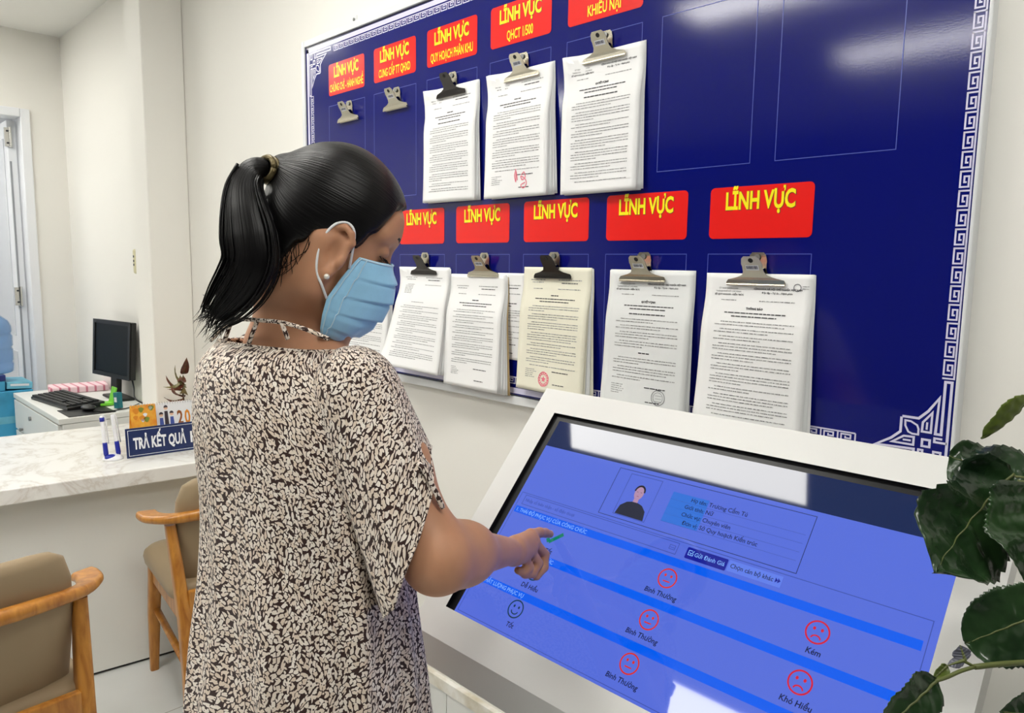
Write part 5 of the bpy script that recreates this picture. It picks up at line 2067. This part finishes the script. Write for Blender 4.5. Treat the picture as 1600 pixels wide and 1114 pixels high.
M_LEAF = leaf_mat('dark_green_leaf', (16, 34, 18), (42, 68, 36), .22)
M_LEAFY = leaf_mat('young_green_leaf', (58, 76, 22), (96, 112, 40), .35)
M_LEAFP = leaf_mat('purple_young_leaf', (70, 72, 84), (120, 120, 132), .4)
M_STEM = mat('green_stem', (84, 92, 44), .5)
M_BARK = mat('brown_stem', (96, 80, 56), .8)
M_POT = mat('white_ceramic_pot', (226, 226, 222), .3)
M_SOIL = mat('potting_soil', (50, 38, 28), .9)


def leaf(parent, base, tip, side, halfw, m, droop=.0, cup=.2, serr=.035, teeth=16, wav=.05, prof=None, seed=0, name='leaf', twist=0.0):
    """blade from base to tip; side points across it; prof = half-width profile [(t, k)]"""
    rr = random.Random(seed)
    base, tip, side = [np.asarray(q, float) for q in (base, tip, side)]
    ax_ = tip - base
    Ln = np.linalg.norm(ax_); ax_ = ax_ / Ln
    s_ = side - ax_ * (side @ ax_); s_ /= np.linalg.norm(s_)
    n_ = np.cross(ax_, s_)
    pr = prof or [(0, .10), (.08, .62), (.22, .95), (.40, 1.0), (.60, .86), (.78, .58), (.9, .28), (.96, .08), (1, .0)]
    T_ = [p[0] for p in pr]; K_ = [p[1] for p in pr]
    ph = [rr.uniform(0, 6.28) for _ in range(4)]

    def fn(u, v):
        t = u
        q = v * 2 - 1
        w = float(np.interp(t, T_, K_)) * halfw
        saw = ((t * teeth) % 1.0)
        w *= 1 + serr * (saw - .5) * (abs(q) ** 4) * 2 + .05 * math.sin(t * 9 + ph[0] + (1 if q > 0 else 0))
        z = -cup * w * (1 - abs(q)) * 0 + cup * abs(q) ** 1.4 * w - droop * (t - .45) ** 2 * Ln * 2
        z += wav * halfw * (math.sin(t * 11 + ph[1] + q * 1.5) * abs(q) + .5 * math.sin(t * 17 + q * 3 + ph[2]) * abs(q))
        z += .030 * halfw * math.cos(abs(q) * 5 - t * 34) * (1 - abs(q) * .6)
        s2 = s_ * math.cos(twist * t) + n_ * math.sin(twist * t)
        n2 = np.cross(ax_, s2)
        return base + ax_ * Ln * t + s2 * q * w + n2 * z
    f = MB()
    f.grid(fn, 64, 16)
    o = f.build(name, m, parent, smooth=True, solid=.0005)
    f = MB(); f.tube([fn(i / 24, .5) for i in range(25)], [.0014 * (1 - i / 26) + .0003 for i in range(25)], 6)
    f.build('midrib', M_STEM, o, smooth=True)
    return o


PB = np.array([.0, .98, 0])
plant = thing('potted_plant', tuple(PB), 'dark green broad-leaved potted plant reaching in front of the kiosk\'s right side', 'plant')
f = MB(); f.lathe([(.105, 0), (.12, .01), (.145, .26), (.152, .27), (.152, .30), (.138, .30), (.134, .27)], PB, 36, caps=(True, False)); pot = f.build('pot', M_POT, plant, smooth=True, angle=40)
f = MB(); f.lathe([(.134, .268), (.06, .275), (.0, .276)], PB, 24); f.build('soil', M_SOIL, pot)
TR = catmull([PB + np.array([0, 0, .26]), PB + np.array([-.02, -.02, .6]), px(1690, 1010, .76), px(1655, 880, .76), px(1632, 770, .775), px(1640, 650, .80)], 6)
f = MB(); f.tube(TR, [.011 - .007 * i / (len(TR) - 1) for i in range(len(TR))], 10); f.build('trunk', M_BARK, plant, smooth=True)


def petiole(pts, r=.0022):
    f = MB(); f.tube(catmull(pts, 5), r, 7); f.build('leaf_stalk', M_STEM, plant, smooth=True)


WIDE = [(0, .15), (.06, .70), (.18, 1.0), (.38, 1.0), (.58, .92), (.74, .70), (.86, .40), (.94, .14), (1, .0)]
# big drooping leaf over the corner of the screen
petiole([px(1632, 770, .775), px(1612, 757, .785), px(1590, 752, .79)])
leaf(plant, px(1575, 742, .790), px(1449, 896, .735), px(1560, 880, .76) - px(1445, 770, .77), .056, M_LEAF, droop=-.10, cup=.10, prof=[(0, .2), (.06, .62), (.18, .80), (.34, .74), (.50, .92), (.66, .98), (.80, .74), (.90, .38), (.96, .12), (1, 0)], seed=3, teeth=14, serr=.045, wav=.14)
# leaf above it, turned edge-up against the wall
leaf(plant, px(1612, 752, .80), px(1484, 716, .86), px(1550, 700, .83) - px(1548, 785, .80), .036, M_LEAF, droop=.12, cup=.25, prof=[(0, .2), (.10, .8), (.3, 1.0), (.55, .98), (.8, .92), (.93, .72), (.98, .4), (1, .1)], seed=5, teeth=10, wav=.12)
# right-hand leaf hanging below
petiole([px(1632, 770, .775), px(1615, 764, .765), px(1600, 768, .76)])
leaf(plant, px(1606, 758, .765), px(1612, 922, .720), px(1650, 850, .74) - px(1535, 820, .74), .050, M_LEAF, droop=-.06, cup=.12, prof=WIDE, seed=7, teeth=20, serr=.04, wav=.10)
# round leaf lower right
petiole([px(1655, 880, .76), px(1640, 920, .74), px(1630, 950, .72)])
leaf(plant, px(1648, 950, .700), px(1509, 1006, .700), px(1590, 1060, .69) - px(1560, 930, .71), .034, M_LEAF, droop=.03, cup=.15, prof=[(0, .3), (.06, .8), (.2, 1.0), (.5, 1.05), (.75, .98), (.9, .72), (.97, .4), (1, .1)], seed=9, teeth=18)
# stem sweeping to the left with young leaves
petiole([px(1690, 1010, .76), px(1640, 1030, .70), px(1600, 1035, .68), px(1560, 1038, .67), px(1523, 1042, .665)], .0026)
petiole([px(1523, 1042, .665), px(1500, 1049, .66), px(1480, 1058, .655), px(1462, 1064, .65)], .0018)
petiole([px(1523, 1042, .665), px(1514, 1037, .665), px(1506, 1033, .665)], .0014)
leaf(plant, px(1508, 1032, .665), px(1500, 1008, .668), px(1512, 1030, .665) - px(1478, 1036, .665), .0085, M_LEAFP, cup=.3, seed=11, teeth=4, name='young_leaf')
leaf(plant, px(1506, 1032, .665), px(1480, 1040, .664), px(1490, 1026, .665) - px(1494, 1042, .66), .0045, M_LEAFP, cup=.3, seed=12, teeth=4, name='young_leaf')
leaf(plant, px(1480, 1040, .664), px(1457, 1062, .660), px(1476, 1056, .66) - px(1462, 1040, .66), .0065, M_LEAFY, cup=.4, seed=13, teeth=4, name='young_leaf')
leaf(plant, px(1466, 1063, .65), px(1370, 1150, .625), px(1440, 1120, .64) - px(1400, 1075, .64), .021, M_LEAF, droop=.05, cup=.22, seed=14, teeth=14, serr=.05)
petiole([px(1690, 1060, .74), px(1660, 1090, .72), px(1640, 1110, .71)])
leaf(plant, px(1655, 1120, .70), px(1562, 1112, .69), px(1605, 1150, .69) - px(1600, 1085, .70), .024, M_LEAF, cup=.2, seed=15, teeth=12)
# slim leaf seen edge-on at the top right
petiole([px(1640, 650, .80), px(1620, 632, .80), px(1602, 630, .80)])
leaf(plant, px(1612, 626, .80), px(1541, 690, .80), px(1580, 650, .77) - px(1575, 655, .84), .022, M_LEAFY, droop=-.15, cup=.5, seed=16, teeth=8, twist=.5)
for q, (a, b) in enumerate(((1.9, .30), (2.9, .26), (.6, .28), (4.0, .24), (5.3, .27))):
    p0 = px(1640, 650 + 40 * q, .79) + np.array([0.01, 0, 0])
    d_ = np.array([abs(math.cos(a)) * .8 + .15, math.sin(a) * .8, .1])
    petiole([p0, p0 + d_ * .05, p0 + d_ * .09 + np.array([0, 0, -.005])])
    leaf(plant, p0 + d_ * .09, p0 + d_ * .20 + np.array([0, 0, -.06]), np.cross(d_, (0, 0, 1)), .042, M_LEAF, droop=-.1, cup=.15, prof=WIDE, seed=30 + q)

# croton by the pilaster, behind the woman's back
M_CRO = leaf_mat('red_brown_leaf', (70, 34, 24), (128, 66, 40), .4)
M_CRG = leaf_mat('olive_leaf', (92, 88, 40), (140, 128, 70), .4)
CB = np.array([-3.235, 1.205, .75])
cro = thing('potted_croton', tuple(CB), 'small plant with red-brown leaves on the counter end, behind the woman', 'plant')
f = MB(); f.lathe([(.040, 0), (.046, .005), (.058, .085), (.060, .09), (.052, .09)], CB + np.array([0, 0, .0005]), 28, caps=(True, True)); f.build('pot', M_POT, cro, smooth=True, angle=40)
f = MB(); f.tube([CB + np.array([0, 0, .08]), CB + np.array([0, -.004, .17]), CB + np.array([0, 0, .24])], [.004, .0035, .002], 8); f.build('stem', M_BARK, cro, smooth=True)
for q, (a, el_, ln, m) in enumerate(((-90, 5, .085, M_CRO), (-60, 30, .10, M_CRO), (-20, 20, .09, M_CRG), (-130, 35, .10, M_CRO), (170, 25, .09, M_CRG), (-95, 62, .10, M_CRG), (-75, -18, .08, M_CRO), (-110, -25, .08, M_CRG), (-30, -5, .085, M_CRO), (0, 55, .09, M_CRO))):
    d_ = np.array([math.cos(math.radians(a)) * math.cos(math.radians(el_)), math.sin(math.radians(a)) * math.cos(math.radians(el_)), math.sin(math.radians(el_))])
    b0 = CB + np.array([0, 0, .13 + .012 * q])
    sd = np.cross(d_, (0.2, 0.1, 1))
    leaf(cro, b0, b0 + d_ * ln, sd, .017, m, droop=.3, cup=.35, serr=0, seed=50 + q)
